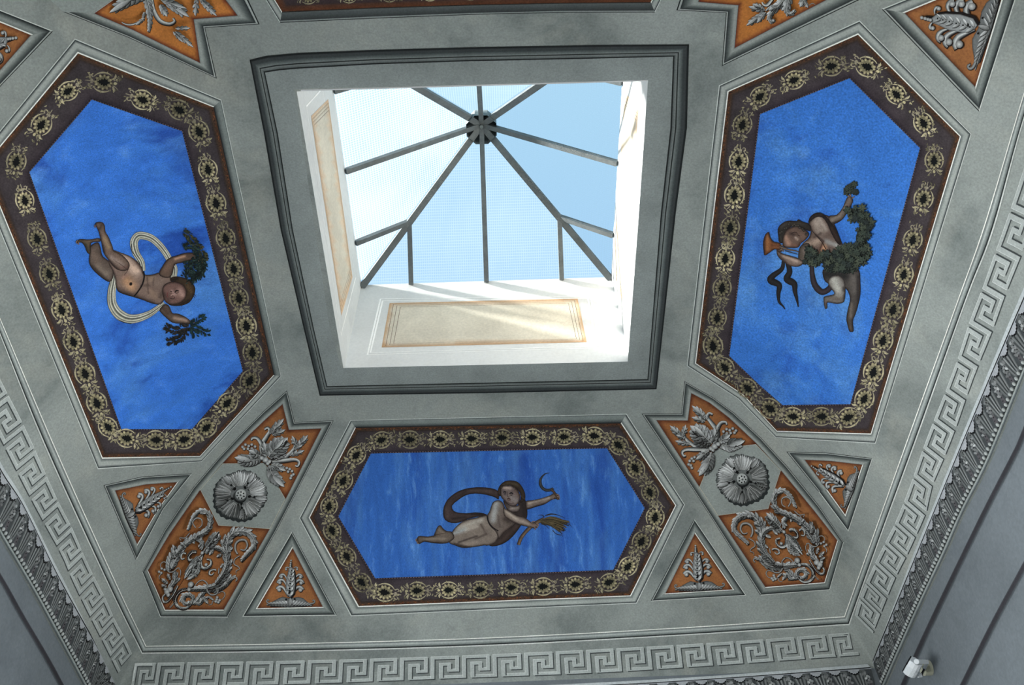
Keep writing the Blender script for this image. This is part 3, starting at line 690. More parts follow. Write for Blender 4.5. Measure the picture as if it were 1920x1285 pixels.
def sprig(parent, T):
    a = Acc('vault', 3.4, 0.05); cS = Z(1200, 700, 3.06); G = lambda pts: T(cS(pts)); g1 = lambda s: s*3.06
    curl(a, G, [(430,410),(446,340),(408,280),(386,250),(396,228),(416,236)], 24, LC); curl(a, G, [(436,390),(440,330),(462,285),(492,280),(496,294)], 22, LC)
    curl(a, G, [(425,425),(350,432),(290,400),(256,366),(252,336),(270,336)], 22, LC); curl(a, G, [(418,435),(330,436),(266,436),(240,452),(250,476),(262,470)], 22, LC)
    leaf(a, G, (392,270), (298,184), 24, 4); leaf(a, G, (378,276), (296,250), 18, 3); leaf(a, G, (372,262), (352,222), 14, 3)
    leaf(a, G, (246,370), (170,298), 20, 4); leaf(a, G, (240,362), (262,292), 16, 3); leaf(a, G, (290,408), (200,386), 16, 3); leaf(a, G, (262,372), (206,352), 14, 3)
    for c in ((480,330),(498,316),(516,322),(534,312),(552,324),(500,340),(522,338),(544,336),(284,500),(278,520),(296,540),(312,478),(296,486),(290,526),(306,500)): ballo(a, G, c, 9)
    leaf(a, G, (440,398), (604,380), 40, 7, 0.12); leaf(a, G, (450,392), (520,345), 26, 4); leaf(a, G, (412,440), (336,584), 38, 7, -0.10); leaf(a, G, (400,440), (318,490), 24, 4)
    leaf(a, G, (424,400), (430,300), 24, 4)
    leaf(a, G, (410,405), (296,372), 34, 5); leaf(a, G, (424,395), (346,284), 32, 5); leaf(a, G, (418,400), (288,292), 58, 7); leaf(a, G, (418,396), (312,296), 30, 5)
    for c, r in (((430,410),18), ((408,424),14), ((450,396),13), ((420,432),12)): ballo(a, G, c, r)
    return a.build('acanthus_sprig', M['grisaille'], parent)
def arabesque(parent, T):
    a = Acc('vault', 2.6, 0.03); cM = Z(1340, 960, 8.0); G = lambda pts: T(cM(pts))
    SS = [(58,52,46), (176,176,172), (84,82,78)]
    # stems rising from the foot
    curl(a, G, [(1600,1010),(1520,900),(1440,760),(1330,620)], 26, [(120,70,36),(150,92,52),(110,62,30)])
    curl(a, G, [(1560,1020),(1500,960),(1470,880)], 22, [(110,100,90),(150,146,138),(70,64,58)])
    # left spiral
    curl(a, G, [(1300,785),(1400,800),(1470,880),(1475,970),(1420,1035),(1330,1050),(1255,1000)], 52, LC)
    scroll(a, G, [(1255,1010),(1225,930),(1275,870),(1350,880),(1370,950),(1310,1000),(1270,960)], 66, (0.7,0.5), (0.5,1), 0.15, 8)
    scroll(a, G, [(1225,1010),(1160,960),(1090,880),(1040,860)], 70, (0.6,0.4), (0.5,1), 0.25, 5)
    scroll(a, G, [(1200,1000),(1130,1010),(1090,960),(1000,940)], 50, (0.6,0.4), (0.5,1), 0.25, 4)
    leaf(a, G, (1080,930), (1010,1030), 26, 3); leaf(a, G, (1010,920), (930,990), 16, 3)
    curl(a, G, [(880,905),(800,880),(765,925),(800,985),(840,990)], 15, SS)
    for c in ((850,1000),(890,985),(870,1025),(905,1010),(880,955)): ballo(a, G, c, 22)
    curl(a, G, [(905,1010),(950,1000),(960,1040),(1010,1050)], 13, SS)
    scroll(a, G, [(640,690),(760,790),(900,830),(1060,805),(1200,790),(1290,770)], 96, (0.35,0.5), (0.4,1.0), 0.14, 12)
    leaf(a, G, (740,760), (650,650), 34, 3); leaf(a, G, (690,740), (585,670), 24, 3); curl(a, G, [(640,720),(590,700),(575,735),(600,760)], 24, SS)
    ballo(a, G, (1240,722), 46); ballo(a, G, (1270,790), 30)
    curl(a, G, [(852,850),(880,905),(960,910),(1010,840),(1000,750),(1060,685),(1130,700),(1178,752)], 22, SS)
    # main S of the left half
    scroll(a, G, [(1010,800),(860,770),(740,650),(690,520),(690,330),(650,120),(540,40),(400,50),(300,140),(285,270),(390,380),(500,480)], 110, (0.5,0.3), (0.55,1.0), 0.16, 20)
    for p, q, w in (((690,560),(610,430),30),((720,620),(620,540),28),((690,330),(590,260),30),((680,200),(580,150),34),((560,60),(480,60),34)): leaf(a, G, p, q, w, 3)
    curl(a, G, [(530,370),(558,300),(545,210),(480,165),(400,180),(378,260),(420,325),(480,310)], 34, SS)
    curl(a, G, [(500,400),(575,440),(592,510),(540,550),(520,590),(570,610),(575,650)], 17, SS)
    leaf(a, G, (730,250), (760,110), 26, 4); leaf(a, G, (735,180), (690,50), 20, 4)
    scroll(a, G, [(880,760),(770,640),(705,520),(690,400),(730,290),(830,225),(930,230),(1010,280)], 74, (0.5,0.6), (0.4,1.0), 0.12, 12)
    leaf(a, G, (760,330), (840,370), 28, 3); leaf(a, G, (880,240), (950,320), 30, 3); leaf(a, G, (740,480), (790,540), 20, 3)
    curl(a, G, [(1050,290),(1085,380),(1070,480),(1000,510),(930,470),(925,400),(985,375)], 46, LC); ballo(a, G, (1000,455), 26)
    curl(a, G, [(820,620),(810,540)], 20, SS); curl(a, G, [(850,560),(890,545),(945,560),(955,610),(915,625),(890,595)], 30, LC)
    # right half, foreshortened
    curl(a, G, [(1440,700),(1520,830),(1600,900),(1665,895),(1680,830),(1630,790)], 42, LC)
    for c, r in (((1560,730),52),((1610,760),50),((1590,810),34),((1640,720),28)): ballo(a, G, c, r)
    scroll(a, G, [(1590,720),(1500,640),(1480,560),(1490,470)], 90, (0.6,0.5), (0.5,1), 0.15, 7)
    for p, q, w in (((1560,600),(1600,500),26),((1600,650),(1690,560),30),((1620,690),(1700,650),24),((1440,620),(1400,590),26)): leaf(a, G, p, q, w, 3)
    for c in ((1680,420),(1720,460),(1690,480),(1640,440)): ballo(a, G, c, 20)
    curl(a, G, [(1620,400),(1610,345),(1650,325),(1695,360),(1690,410)], 14, SS); curl(a, G, [(1690,490),(1725,530),(1720,570)], 14, SS)
    scroll(a, G, [(1580,460),(1560,320),(1500,200),(1470,110)], 96, (0.7,0.4), (0.4,1), 0.12, 8, [(20,20,22),(60,62,64),(108,110,110),(60,62,62),(20,20,20)])
    scroll(a, G, [(1540,430),(1460,300),(1390,180),(1300,80),(1200,25),(1110,40),(1045,120),(1060,220)], 84, (0.8,0.5), (0.4,1.0), 0.14, 14)
    leaf(a, G, (1420,250), (1340,180), 28, 3); leaf(a, G, (1210,30), (1170,110), 26, 3); leaf(a, G, (1060,120), (1110,170), 20, 3)
    curl(a, G, [(1310,240),(1350,215),(1390,250),(1385,310),(1335,305)], 34, LC); curl(a, G, [(1140,235),(1210,225),(1270,280),(1260,345),(1205,335)], 50, LC)
    curl(a, G, [(1415,440),(1450,430),(1520,475),(1590,470),(1630,410)], 18, SS); curl(a, G, [(1410,560),(1400,480),(1440,430)], 14, SS)
    # top right spiral
    cB2 = Z(1200, 700, 3.06); G2 = lambda pts: T(cB2(pts))
    scroll(a, G2, [(1010,900),(960,850),(880,800),(800,770),(775,720),(790,670),(835,652),(880,685),(915,755)], 30, (0.8,0.4), (0.5,1.0), 0.15, 14)
    curl(a, G2, [(868,745),(885,712),(860,690),(830,702),(830,735),(850,748)], 9, SS); curl(a, G2, [(905,770),(935,795),(965,790),(958,808)], 6, SS)
    for p, q, w in (((800,770),(778,735),11),((880,810),(858,780),11),((840,660),(800,668),9),((930,850),(965,815),12),((1000,900),(1010,850),12)): leaf(a, G2, p, q, w, 3)
    # bud and leaf on the axis
    leaf(a, G, (1080,280), (1340,600), 80, 7); leaf(a, G, (1100,380), (1200,620), 60, 5); leaf(a, G, (1140,330), (1280,480), 40, 4, 0.1, ); leaf(a, G, (1090,520), (1300,620), 34, 4)
    curl(a, G, [(980,170),(1030,240),(1060,280),(1180,350)], 24, SS); leaf(a, G, (1000,200), (775,-30), 84, 7); ballo(a, G, (1050,255), 30)
    return a.build('arabesque', M['grisaille'], parent)
def star(label, outer, inner, hexa, T, rc):
    t = thing('corner_fresco', label, 'painting', centre(rc), 'corner frescoes of the vault')
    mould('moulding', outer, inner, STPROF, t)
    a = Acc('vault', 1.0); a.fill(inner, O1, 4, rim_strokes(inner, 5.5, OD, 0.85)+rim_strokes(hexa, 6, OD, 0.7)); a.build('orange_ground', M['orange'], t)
    h = Acc('vault', 3.2); h.fill(hexa, (150,157,152), 4)
    hx = T(HR) if T is not idn else HR
    h.band(hexa, lerp_ring(hexa, [rc]*6, 0.012), [(0, (190,186,166)), (1, (190,186,166))], step=8)
    hb = h.build('hexagon_ground', M['grisaille'], t)
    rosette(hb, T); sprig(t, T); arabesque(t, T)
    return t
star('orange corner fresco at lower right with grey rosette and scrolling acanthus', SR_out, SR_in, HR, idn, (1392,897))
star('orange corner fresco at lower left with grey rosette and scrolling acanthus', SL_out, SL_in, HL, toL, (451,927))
# back corners: only the inner points of the two far corner panels are in view
BR_in = [(1377.6,89.6),(1384.9,9.4),(1310,3),(1326,-48),(1640,-48),(1547.6,0)]
BR_out = [(1353.6,123.8),(1361,24),(1268,19),(1290,-48),(1690,-48),(1611,0)]
t = thing('corner_fresco', 'orange corner fresco cut by the top edge at right, with leafy sprig tips', 'painting', centre((1420,20)), 'corner frescoes of the vault')
mould('moulding', BR_out, BR_in, [PC, PC, PC, PC, PC, PC], t)
a = Acc('vault', 1.0); a.fill(BR_in, (190,120,58), 6, rim_strokes(BR_in, 5, (92,40,30), 0.85)); a.build('orange_ground', M['orange'], t)
a = Acc('vault', 2.4); G = Z(1350, 0, 9.6)
curl(a, G, [(830,190),(900,120),(1000,60),(1120,-60)], 40, LC); leaf(a, G, (830,185), (515,115), 70, 3); leaf(a, G, (800,150), (590,60), 50, 3); leaf(a, G, (830,200), (475,450), 62, 4); leaf(a, G, (840,200), (665,400), 50, 3)
scroll(a, G, [(1180,-80),(1080,60),(960,170),(900,260),(900,340),(960,370),(985,330)], 110, (1,0.35), (0.4,0.9), 0.1, 8); ballo(a, G, (965,345), 28)
leaf(a, G, (1040,100), (880,150), 50, 3); curl(a, G, [(960,-60),(860,60),(790,50),(770,10)], 60, LC)
scroll(a, G, [(1240,-90),(1220,60),(1200,150),(1250,220),(1330,190),(1360,140)], 110, (1,0.3), (0.4,0.9), 0.15, 8)
leaf(a, G, (1560,-90), (1450,90), 70, 4); leaf(a, G, (1540,-20), (1600,100), 40, 3); curl(a, G, [(1620,60),(1680,20),(1730,50)], 14, SC)
a.build('acanthus_sprig', M['grisaille'], t)
BL_in = [(374.7,117.5),(250,56),(176.8,24.7),(212,0),(260,-48),(400,-48),(423,0),(445,28.7),(362.8,35.6)]
BL_out = [(406.5,147.5),(240,70),(118,22),(90,-4),(70,-48),(436,-48),(466,0),(487,45.2),(384.7,51.9)]
t = thing('corner_fresco', 'orange corner fresco cut by the top edge at left, with leafy sprig tips', 'painting', centre((320,20)), 'corner frescoes of the vault')
mould('moulding', BL_out, BL_in, [PC, PC, [(0, MD), (0.99, MD), (1, WH)], [(0, MD), (0.99, MD), (1, WH)], PC, PC, PC, PC, PC], t)
a = Acc('vault', 1.0); a.fill(BL_in, (190,120,58), 6, rim_strokes(BL_in, 5, (92,40,30), 0.85)); a.build('orange_ground', M['orange'], t)
a = Acc('vault', 2.4); G = Z(160, 0, 5.053)
curl(a, G, [(620,-60),(640,80),(700,190),(790,225),(845,200),(830,170)], 40, LC); scroll(a, G, [(560,-70),(600,60),(610,180),(600,300)], 56, (1,0.3), (0.4,0.9), 0.12, 8)
leaf(a, G, (600,-40), (225,110), 60, 6, 0.1); leaf(a, G, (560,100), (540,170), 16, 3); leaf(a, G, (700,-60), (980,145), 56, 5); leaf(a, G, (700,-20), (960,60), 34, 4); leaf(a, G, (700,20), (770,140), 36, 4)
curl(a, G, [(500,190),(440,215),(380,215),(340,195)], 18, LC); leaf(a, G, (560,150), (470,220), 20, 3); leaf(a, G, (840,250), (990,245), 22, 3); leaf(a, G, (840,270), (1020,430), 26, 4); leaf(a, G, (820,275), (920,380), 20, 3)
leaf(a, G, (1060,-60), (1040,125), 30, 3); leaf(a, G, (1080,-60), (1250,115), 34, 4); leaf(a, G, (1080,-60), (1180,40), 22, 3)
a.build('acanthus_sprig', M['grisaille'], t)

# ------------------------------------------------------------------ triangles with candelabra ornaments
def tri_map(src, dst):
    A = np.array([[x, y, 1] for x, y in src]); Bx = np.linalg.solve(A, np.array([d[0] for d in dst])); By = np.linalg.solve(A, np.array([d[1] for d in dst]))
    return lambda pts: [(float(Bx@np.array((p[0], p[1], 1))), float(By@np.array((p[0], p[1], 1)))) for p in pts]
def candelabrum(parent, T):
    a = Acc('vault', 2.6, 0.05); f = lambda x, y: T([(x, y)])[0]
    base = [(540,905),(440,885),(380,910),(300,960),(235,990),(260,1030),(480,1030),(560,1030),(760,1015),(870,995),(920,985),(850,960),(760,895),(680,880),(600,895)]
    a.fill(T([(x+10, y+12) for x, y in base]), (26,20,18), 4)
    a.fill(T(base), (112,115,114), 2.6, None, (1.2, (36,36,36), 0.7))
    for sg, x0 in ((-1, 540), (1, 570)):
        for k in range(7):
            x = x0+sg*(40+k*45); y = 930+k*7-(22 if sg > 0 else 0)
            lobe(a, f(x-sg*44, 1000-(k*2 if sg > 0 else 0)), f(x+sg*26, y+14), 5.6-k*0.35, 190-k*8); lobe(a, f(x-sg*10, 1014-(14 if sg > 0 else 0)), f(x+sg*34, 1016-(26 if sg > 0 else 0)), 4.4-k*0.3, 128+10*(k % 2))
        xe = 205 if sg < 0 else 940
        scroll(a, T, [(xe-sg*60, 995 if sg < 0 else 970),(xe-sg*10, 985 if sg < 0 else 960),(xe+sg*6, 955 if sg < 0 else 930),(xe-sg*14, 935 if sg < 0 else 915),(xe-sg*30, 955 if sg < 0 else 932)], 26, (1,0.7), (0.5,1.0), 0, 1, [(40,40,40),(150,152,150),(70,72,70)])
    a.blob(f(500, 925), 2.2, (24,24,24), 7); a.blob(f(632, 915), 2.2, (24,24,24), 7); lobe(a, f(560, 1015), f(560, 900), 9, 150)
    for pts, w in (([(520,880),(480,815),(430,752),(375,742),(338,780),(352,830),(398,832),(405,795)], 62), ([(492,760),(460,690),(410,640),(358,650),(342,690),(372,712),(404,694)], 56), ([(475,640),(450,590),(412,560),(374,572),(366,604),(392,612)], 50), ([(500,470),(470,452),(440,462),(452,492)], 34)):
        for m_ in (0, 1):
            q = [(x, y) for x, y in pts] if not m_ else [((1068-x)+(y-600)*0.05, y-8) for x, y in pts]
            scroll(a, T, q[:5], w, (0.22,1.0), (0.55,0.8), 0, 1, [(36,36,36),(124,127,126),(214,216,212),(150,153,151),(40,40,40)] if not m_ else [(36,36,36),(140,143,142),(206,208,204),(100,103,102),(32,32,32)]); ballo(a, T, (sum(x for x, y in q[2:6])/len(q[2:6]), sum(y for x, y in q[2:6])/len(q[2:6])+8), w*0.52)
    sp = [(505,345),(522,440),(562,470),(592,560),(616,700),(612,830),(565,895),(515,875),(474,790),(464,640),(482,520),(490,450),(490,400)]
    a.fill(T([(x+22, y+14) for x, y in sp]), (24,18,16), 4); a.fill(T(sp), (150,153,152), 2.4, None, (1.1, (46,46,46), 0.8))
    for y in (830, 760, 690, 620, 555, 500):
        w = 3.2+(y-480)*0.009
        lobe(a, f(535, y+34), f(498-(y-500)*0.04, y-26), w, 172); lobe(a, f(545, y+34), f(572+(y-500)*0.06, y-26), w, 206)
        a.blob(f(535, y), 1.1+(y-480)*0.003, (18,18,18), 6, 1.8, 0)
    a.blob(f(545,808), 1.8, (14,14,14), 6, 4.2, 0)
    for y in (350, 385, 415, 440): ballo(a, T, (508, y), 15)
    return a.build('candelabrum', M['grisaille'], parent)
TS = [(505,170),(1075,1010),(65,1070)]
def tri(label, outer, inner, corners, profs, tipc):
    t = thing('triangle_fresco', label, 'painting', centre(tipc), 'triangular frescoes of the vault')
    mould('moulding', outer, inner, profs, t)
    a = Acc('vault', 1.0); a.fill(inner, O1, 6, rim_strokes(inner, 4.5, OD, 0.8)); a.build('orange_ground', M['orange'], t)
    candelabrum(t, tri_map(TS, corners)); return t
c_ = [(1302.9,1001.2),(1373.9,1105.8),(1248,1113.3)]
tri('small orange triangle fresco pointing up, right of the bottom blue fresco', [(1301.5,973.5),(1399,1117),(1219.6,1128)], c_, c_, [PD, PD, PC], (1302,1060))
c_ = [(548.6,1028.1),(605,1138.4),(482.5,1141)]
tri('small orange triangle fresco pointing up, left of the bottom blue fresco', [(547.6,996.5),(632,1154.5),(454.5,1156.8)], c_, c_, [PC, PD, PD], (548,1090))
tri('small orange triangle fresco below the left blue fresco, near the left key frieze', [(194,910),(267.7,893.5),(360,888),(306,955),(255,1051)], [(215.8,920.2),(274.3,908.5),(331.9,904.5),(297,953),(257,1020.6)], [(341,898),(257,1024),(212,918)], [PC, PC, PD, PD, PC], (262,940))
tri('small orange triangle fresco below the right blue fresco, near the right key frieze', [(1474.5,847),(1550,849),(1636.5,859.5),(1591,997),(1535,922)], [(1509.2,862.4),(1560,865),(1617.2,871.7),(1585.1,965.4),(1551,918)], [(1503,859),(1619,868),(1586,972)], [PC, PC, PD, PD, PC], (1570,890))
c_ = [(1696.8,24),(1895,-57),(1829,162.5)]
tri('large orange triangle fresco with grey leaf ornament at the top right corner', [(1653,16.7),(1936,-98),(1836.5,210)], c_, c_, [PA, PD, PC], (1790,60))
c_ = [(57.3,65.4),(-60,199),(-108,-2)]
tri('orange triangle fresco at the left edge near the top, mostly out of view', [(99.6,58),(-72,238),(-160,-45)], c_, c_, [PC, PA, PD], (0,80))
# ------------------------------------------------------------------ friezes and cornice: bands that follow the walls
class Lane:
    """a band between two lines of one wall, addressed by (position along the wall, 0..1 across)"""
    def __init__(s, A, B, axis_, surf='vault'):
        s.ax = axis_; s.T = []
        for L in (A, B):
            P = evenly(cr(L, 8), 3); H, _ = hit(P, surf); k = H[:, axis_]; o = np.argsort(k); s.T.append((k[o], P[o]))
    def px(s, k, v):
        k = np.atleast_1d(k); v = np.broadcast_to(np.atleast_1d(v), k.shape); r = []
        for kk, P in s.T: r.append(np.stack([np.interp(k, kk, P[:,0]), np.interp(k, kk, P[:,1])], 1))
        return r[0]*(1-v[:,None])+r[1]*v[:,None]
    def rect(s, a, k0, k1, v0, v1, col, z, step=0.012):
        n = max(1, int(abs(k1-k0)/step)); ks = np.linspace(k0, k1, n+1); V = np.concatenate([s.px(ks, v0), s.px(ks, v1)])
        a.add(V, col, [(i, i+1, n+2+i, n+1+i) for i in range(n)], None, z)
def strip(a, A, B, pr, z=None, step=8, n=None):
    A = evenly(cr(A, 6), 2); B = evenly(cr(B, 6), 2); L = np.linalg.norm(np.diff(A, axis=0), axis=1).sum(); n = n or int(L/step)+1
    def rs(P):
        d = np.r_[0, np.cumsum(np.linalg.norm(np.diff(P, axis=0), axis=1))]; t = np.linspace(0, d[-1], n); return np.stack([np.interp(t, d, P[:,0]), np.interp(t, d, P[:,1])], 1)
    A = rs(A); B = rs(B); V = []; Cc = []
    for fr, c in pr: V.append(A+(B-A)*fr); Cc += [c]*n
    K = len(pr)
    a.add(np.concatenate(V), Cc, [(k*n+i, k*n+i+1, (k+1)*n+i+1, (k+1)*n+i) for k in range(K-1) for i in range(n-1)], None, z)
def off(L, d):
    P = np.array(L, float); T = np.gradient(P, axis=0); T /= np.linalg.norm(T, axis=1)[:,None]; N = np.stack([-T[:,1], T[:,0]], 1); return [tuple(p) for p in P+N*d]
RG0 = [(1968,20),(1920,174),(1848,415),(1797,560),(1703,820),(1640,997),(1583,1156)]
RG1 = [(1990,20),(1920,222),(1862,430),(1812,560),(1719,820),(1653,1000),(1592,1171)]
LG0 = [(-40,500),(0,597),(110,855),(220.6,1100),(274,1211.6)]
LG1 = [(-45,520),(0,627),(82,830),(205,1100),(266.6,1225)]
FG0 = [(274,1211.6),(560,1206.5),(914,1196),(1280,1177),(1583,1156)]
FG1 = [(266.6,1225),(560,1221),(914,1210.5),(1280,1191),(1592,1171)]
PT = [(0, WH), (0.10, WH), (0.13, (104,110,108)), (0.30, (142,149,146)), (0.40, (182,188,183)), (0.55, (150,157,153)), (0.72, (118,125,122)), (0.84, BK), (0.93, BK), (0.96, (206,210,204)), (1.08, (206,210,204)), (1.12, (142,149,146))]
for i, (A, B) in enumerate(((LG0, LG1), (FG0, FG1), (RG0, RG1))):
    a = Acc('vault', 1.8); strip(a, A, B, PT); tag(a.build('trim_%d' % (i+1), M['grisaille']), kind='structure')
RM0 = [(1950,225),(1898,385),(1870,464),(1844,537),(1819,602),(1798,668),(1775,730),(1753,785),(1733,837),(1715,889),(1697,938),(1680,979),(1661.4,1015.6),(1643,1053),(1625.6,1090),(1609.5,1131),(1599,1176)]
RM1 = [(1990,280),(1945,400),(1917,475),(1888,547),(1862,619),(1834,688),(1814,742),(1793,803),(1770,861),(1748,914),(1738,959),(1718,1005.5),(1702,1040),(1686,1071),(1673,1099),(1648,1161),(1624.6,1222)]
LM0 = [(-60,590),(0,712),(45,800),(88.7,897),(110.4,944),(135.5,992),(155.6,1039),(177,1084),(197.4,1123),(214,1161),(234,1198),(253,1240)]
LM1 = [(-90,640),(-30,765),(0,822),(43.5,908.5),(70,959),(87,990),(115.4,1042),(134,1086),(154,1128),(174,1168),(197,1213),(221,1262)]
FM0 = [(252,1244),(560,1239.5),(812,1232),(1047,1222),(1264,1210.5),(1440,1199),(1606,1186)]
FM1 = [(232,1290),(560,1283.5),(874,1272),(1110,1263),(1293,1252),(1450,1241),(1630,1228)]
KEY = [(0,1),(0,0),(0.78,0),(0.78,0.66),(0.53,0.66),(0.53,0.34),(0.27,0.34),(0.27,1),(1,1)]
def meander(label, M0, M1, axis_, marks):
    t = thing('meander_frieze', label, 'frieze', centre(M0[len(M0)//2]), 'key-pattern friezes under the vault')
    ln = Lane(M0, M1, axis_); a = Acc('vault', 1.5)
    H, _ = hit(marks); ks = H[:, axis_]
    for k0, k1 in zip(ks[:-1], ks[1:]):
        w = k1-k0
        for pas, (du, dv, col, z) in enumerate(((0.035, 0.05, (66,71,71), 1.5), (-0.012, -0.02, (206,211,206), 1.65), (0, 0, (172,178,174), 1.8))):
            for (a0, b0), (a1, b1) in zip(KEY[:-1], KEY[1:]):
                hu, hv = 0.055, 0.068
                u0, u1 = min(a0, a1)-hu+du, max(a0, a1)+hu+du; v0, v1 = min(b0, b1)-hv+dv, max(b0, b1)+hv+dv
                sc = lambda v: 0.07+v*0.86
                ln.rect(a, k0+w*u0, k0+w*u1, sc(v0), sc(v1), col, z, 0.015)
    a.build('key_pattern', M['grisaille'], t); return t
fm = [(x, float(np.interp(x, [p[0] for p in FM0], [p[1] for p in FM0]))) for x in (256,300,355.6,411,466,522.5,581.6,640.6,697.6,754.6,811.6,870.5,927.6,986.5,1045.5,1102.5,1159.4,1216,1272,1328,1384,1440,1498,1556,1600)]
meander('grey key-pattern frieze along the bottom of the photo', FM0, FM1, 0, fm)
rm = [RM0[-2], (1618,1110)] ; rm = [(1604,1152),(1614,1118),(1625.6,1090),(1643,1053),(1661.4,1015.6),(1680,979),(1697,938),(1715,889),(1733,837),(1753,785),(1775,730),(1798,668),(1819,602),(1844,537),(1870,464),(1898,385),(1927,300),(1950,225)]
meander('grey key-pattern frieze climbing the right side of the photo', RM0, RM1, 1, rm)
lm = [(-60,590),(-8,696),(18,745),(45,800),(67,848),(88.7,897),(110.4,944),(135.5,992),(155.6,1039),(177,1084),(197.4,1123),(214,1161),(234,1198),(250,1232)]
meander('grey key-pattern frieze running down the left side of the photo', LM0, LM1, 1, lm)
# cornice: ledge, carved leaf band, row of beads
RKA = [(1990,390),(1920,541),(1800,828),(1729.7,1000),(1626,1246)]; RKB = [(1990,414),(1920,565),(1808,828),(1737,1000),(1633,1254)]
LKA = [(-60,750),(0,867),(43.5,938),(110,1072),(190,1212),(236,1292)]; LKB = [(-60,768),(0,884),(43.5,952),(110,1087),(187,1226),(222,1290)]
FKA = [(236,1305),(560,1302),(900,1291),(1280,1272),(1626,1246)]; FKB = [(222,1316),(560,1311),(900,1299),(1280,1279),(1633,1254)]
RB = [(1990,530),(1920,681),(1848.8,855),(1800,953),(1763.4,1035.7),(1710,1150),(1654.7,1275),(1643,1303)]
LB = [(-60,880),(0,985.5),(63.6,1094),(110.4,1179.5),(164,1280),(172,1296)]
FB = [(172,1362),(560,1353),(900,1340),(1280,1318),(1643,1295)]
q0, q1 = hit([(1783,990), (1779.7,996.9)])[0]; DS = abs(q0[1]-q1[1])
bm = bmesh.new(); bmesh.ops.create_uvsphere(bm, u_segments=10, v_segments=7, radius=1.0)
bead_me = bpy.data.meshes.new('bead'); bm.to_mesh(bead_me); bm.free(); bead_me.polygons.foreach_set('use_smooth', [True]*len(bead_me.polygons))
M['bead'] = material('grey_bead_plaster', (168,173,170), 0.1, 10, 0.06, 90); bead_me.materials.append(M['bead'])
def leaf_cornice(label, KA, KB, Bl, axis_, kmin, kmax, beads, sf):
    t = thing('leaf_cornice', label, 'cornice', centre(KB[len(KB)//2]), 'carved cornices')
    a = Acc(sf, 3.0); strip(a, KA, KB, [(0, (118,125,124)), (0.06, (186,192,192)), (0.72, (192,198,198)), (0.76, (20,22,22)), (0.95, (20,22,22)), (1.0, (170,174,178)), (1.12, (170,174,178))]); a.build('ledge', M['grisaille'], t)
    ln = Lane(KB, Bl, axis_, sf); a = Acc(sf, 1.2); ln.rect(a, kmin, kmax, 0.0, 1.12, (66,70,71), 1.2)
    U = DS*4; n = int((kmax-kmin)/U); rnd = random.Random(5); sg = -1 if axis_ == 1 else 1
    W = lambda k0, pts: [tuple(p) for p in np.concatenate([ln.px([k0+u*U], [v]) for u, v in pts])]
    for i in range(n+1):
        k0 = kmin+i*U
        if k0+U > kmax: break
        body = [(0.06,0.10),(0.16,0.04),(0.5,0.06),(0.84,0.04),(0.94,0.12),(0.86,0.3),(0.80,0.6),(0.70,0.95),(0.30,0.95),(0.20,0.6),(0.12,0.3)]
        a.add(W(k0, body+[(0.5,0.5)]), (96,100,99), [(j, (j+1) % 11, 11) for j in range(11)], None, 1.8)
        for j in range(7):
            u = 0.18+j*0.105; f = (u-0.5)*0.55
            c = (150,153,151) if j % 2 == 0 else (46,49,50)
            a.add(W(k0, [(u-0.02, 0.16+rnd.uniform(-.05,.1)), (u+0.025, 0.16), (0.5+f+0.022, 0.92-rnd.uniform(0,.2)), (0.5+f-0.02, 0.90)]), tone(c, rnd.uniform(0.75, 1.1)), [(0,1,2,3)], None, 2.1)
        # scalloped lip with its black shadow painted in below
        lip = [(-0.02,0.02),(0.02,0.12),(0.10,0.10),(0.16,0.19),(0.26,0.17),(0.34,0.24),(0.46,0.22),(0.54,0.25),(0.64,0.20),(0.74,0.20),(0.80,0.12),(0.90,0.12),(0.96,0.02)]
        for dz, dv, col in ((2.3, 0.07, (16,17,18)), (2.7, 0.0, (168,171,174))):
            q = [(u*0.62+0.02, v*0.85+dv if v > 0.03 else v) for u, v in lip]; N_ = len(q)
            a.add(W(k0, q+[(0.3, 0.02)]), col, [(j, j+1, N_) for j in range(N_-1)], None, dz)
        # drilled curls of the leaf between
        for (u, v, r, c) in ((0.88,0.34,0.05,(150,152,150)),(0.97,0.40,0.05,(140,143,142)),(0.80,0.44,0.045,(170,172,170)),(0.92,0.52,0.06,(120,122,121)),(1.0,0.6,0.05,(132,134,133)),(0.86,0.63,0.05,(104,106,106)),(0.72,0.24,0.05,(128,130,129)),(0.84,0.20,0.05,(136,139,138))):
            p = W(k0, [(u, v), (u+r*1.3, v)]); rr = max(1.0, math.dist(p[0], p[1])); a.blob(p[0], rr, tone(c, rnd.uniform(.8, 1.15)), 6, rr*1.5, rnd.uniform(0, 3), 2.5)
        for (u, v) in ((0.90,0.45),(0.80,0.34),(1.02,0.50),(0.92,0.72),(0.66,0.14),(0.78,0.55),(0.98,0.27),(0.97,0.82)):
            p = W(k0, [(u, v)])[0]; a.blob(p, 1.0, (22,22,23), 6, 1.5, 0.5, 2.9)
        a.add(W(k0, [(0.84,0.70),(0.92,0.62),(1.02,0.68),(1.06,0.92),(0.94,0.98),(0.84,0.92),(0.95,0.8)]), (86,84,86), [(j, (j+1) % 6, 6) for j in range(6)], None, 2.2)
    a.build('leaf_band', M['grisaille'], t)
    a = Acc(sf, 1.6)
    Lr = evenly(cr(Bl, 6), 6); cen = np.array([960, 500.])
    o9 = off(Lr, 9); o9 = o9 if np.linalg.norm(np.array(o9[len(o9)//2])-cen) > np.linalg.norm(Lr[len(Lr)//2]-cen) else off(Lr, -9)
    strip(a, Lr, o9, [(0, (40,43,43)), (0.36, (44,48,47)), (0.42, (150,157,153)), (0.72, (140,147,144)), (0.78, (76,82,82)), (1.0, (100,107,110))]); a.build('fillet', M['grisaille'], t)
    # the returns that close the projection against wall and vault
    V = []; Fc = []
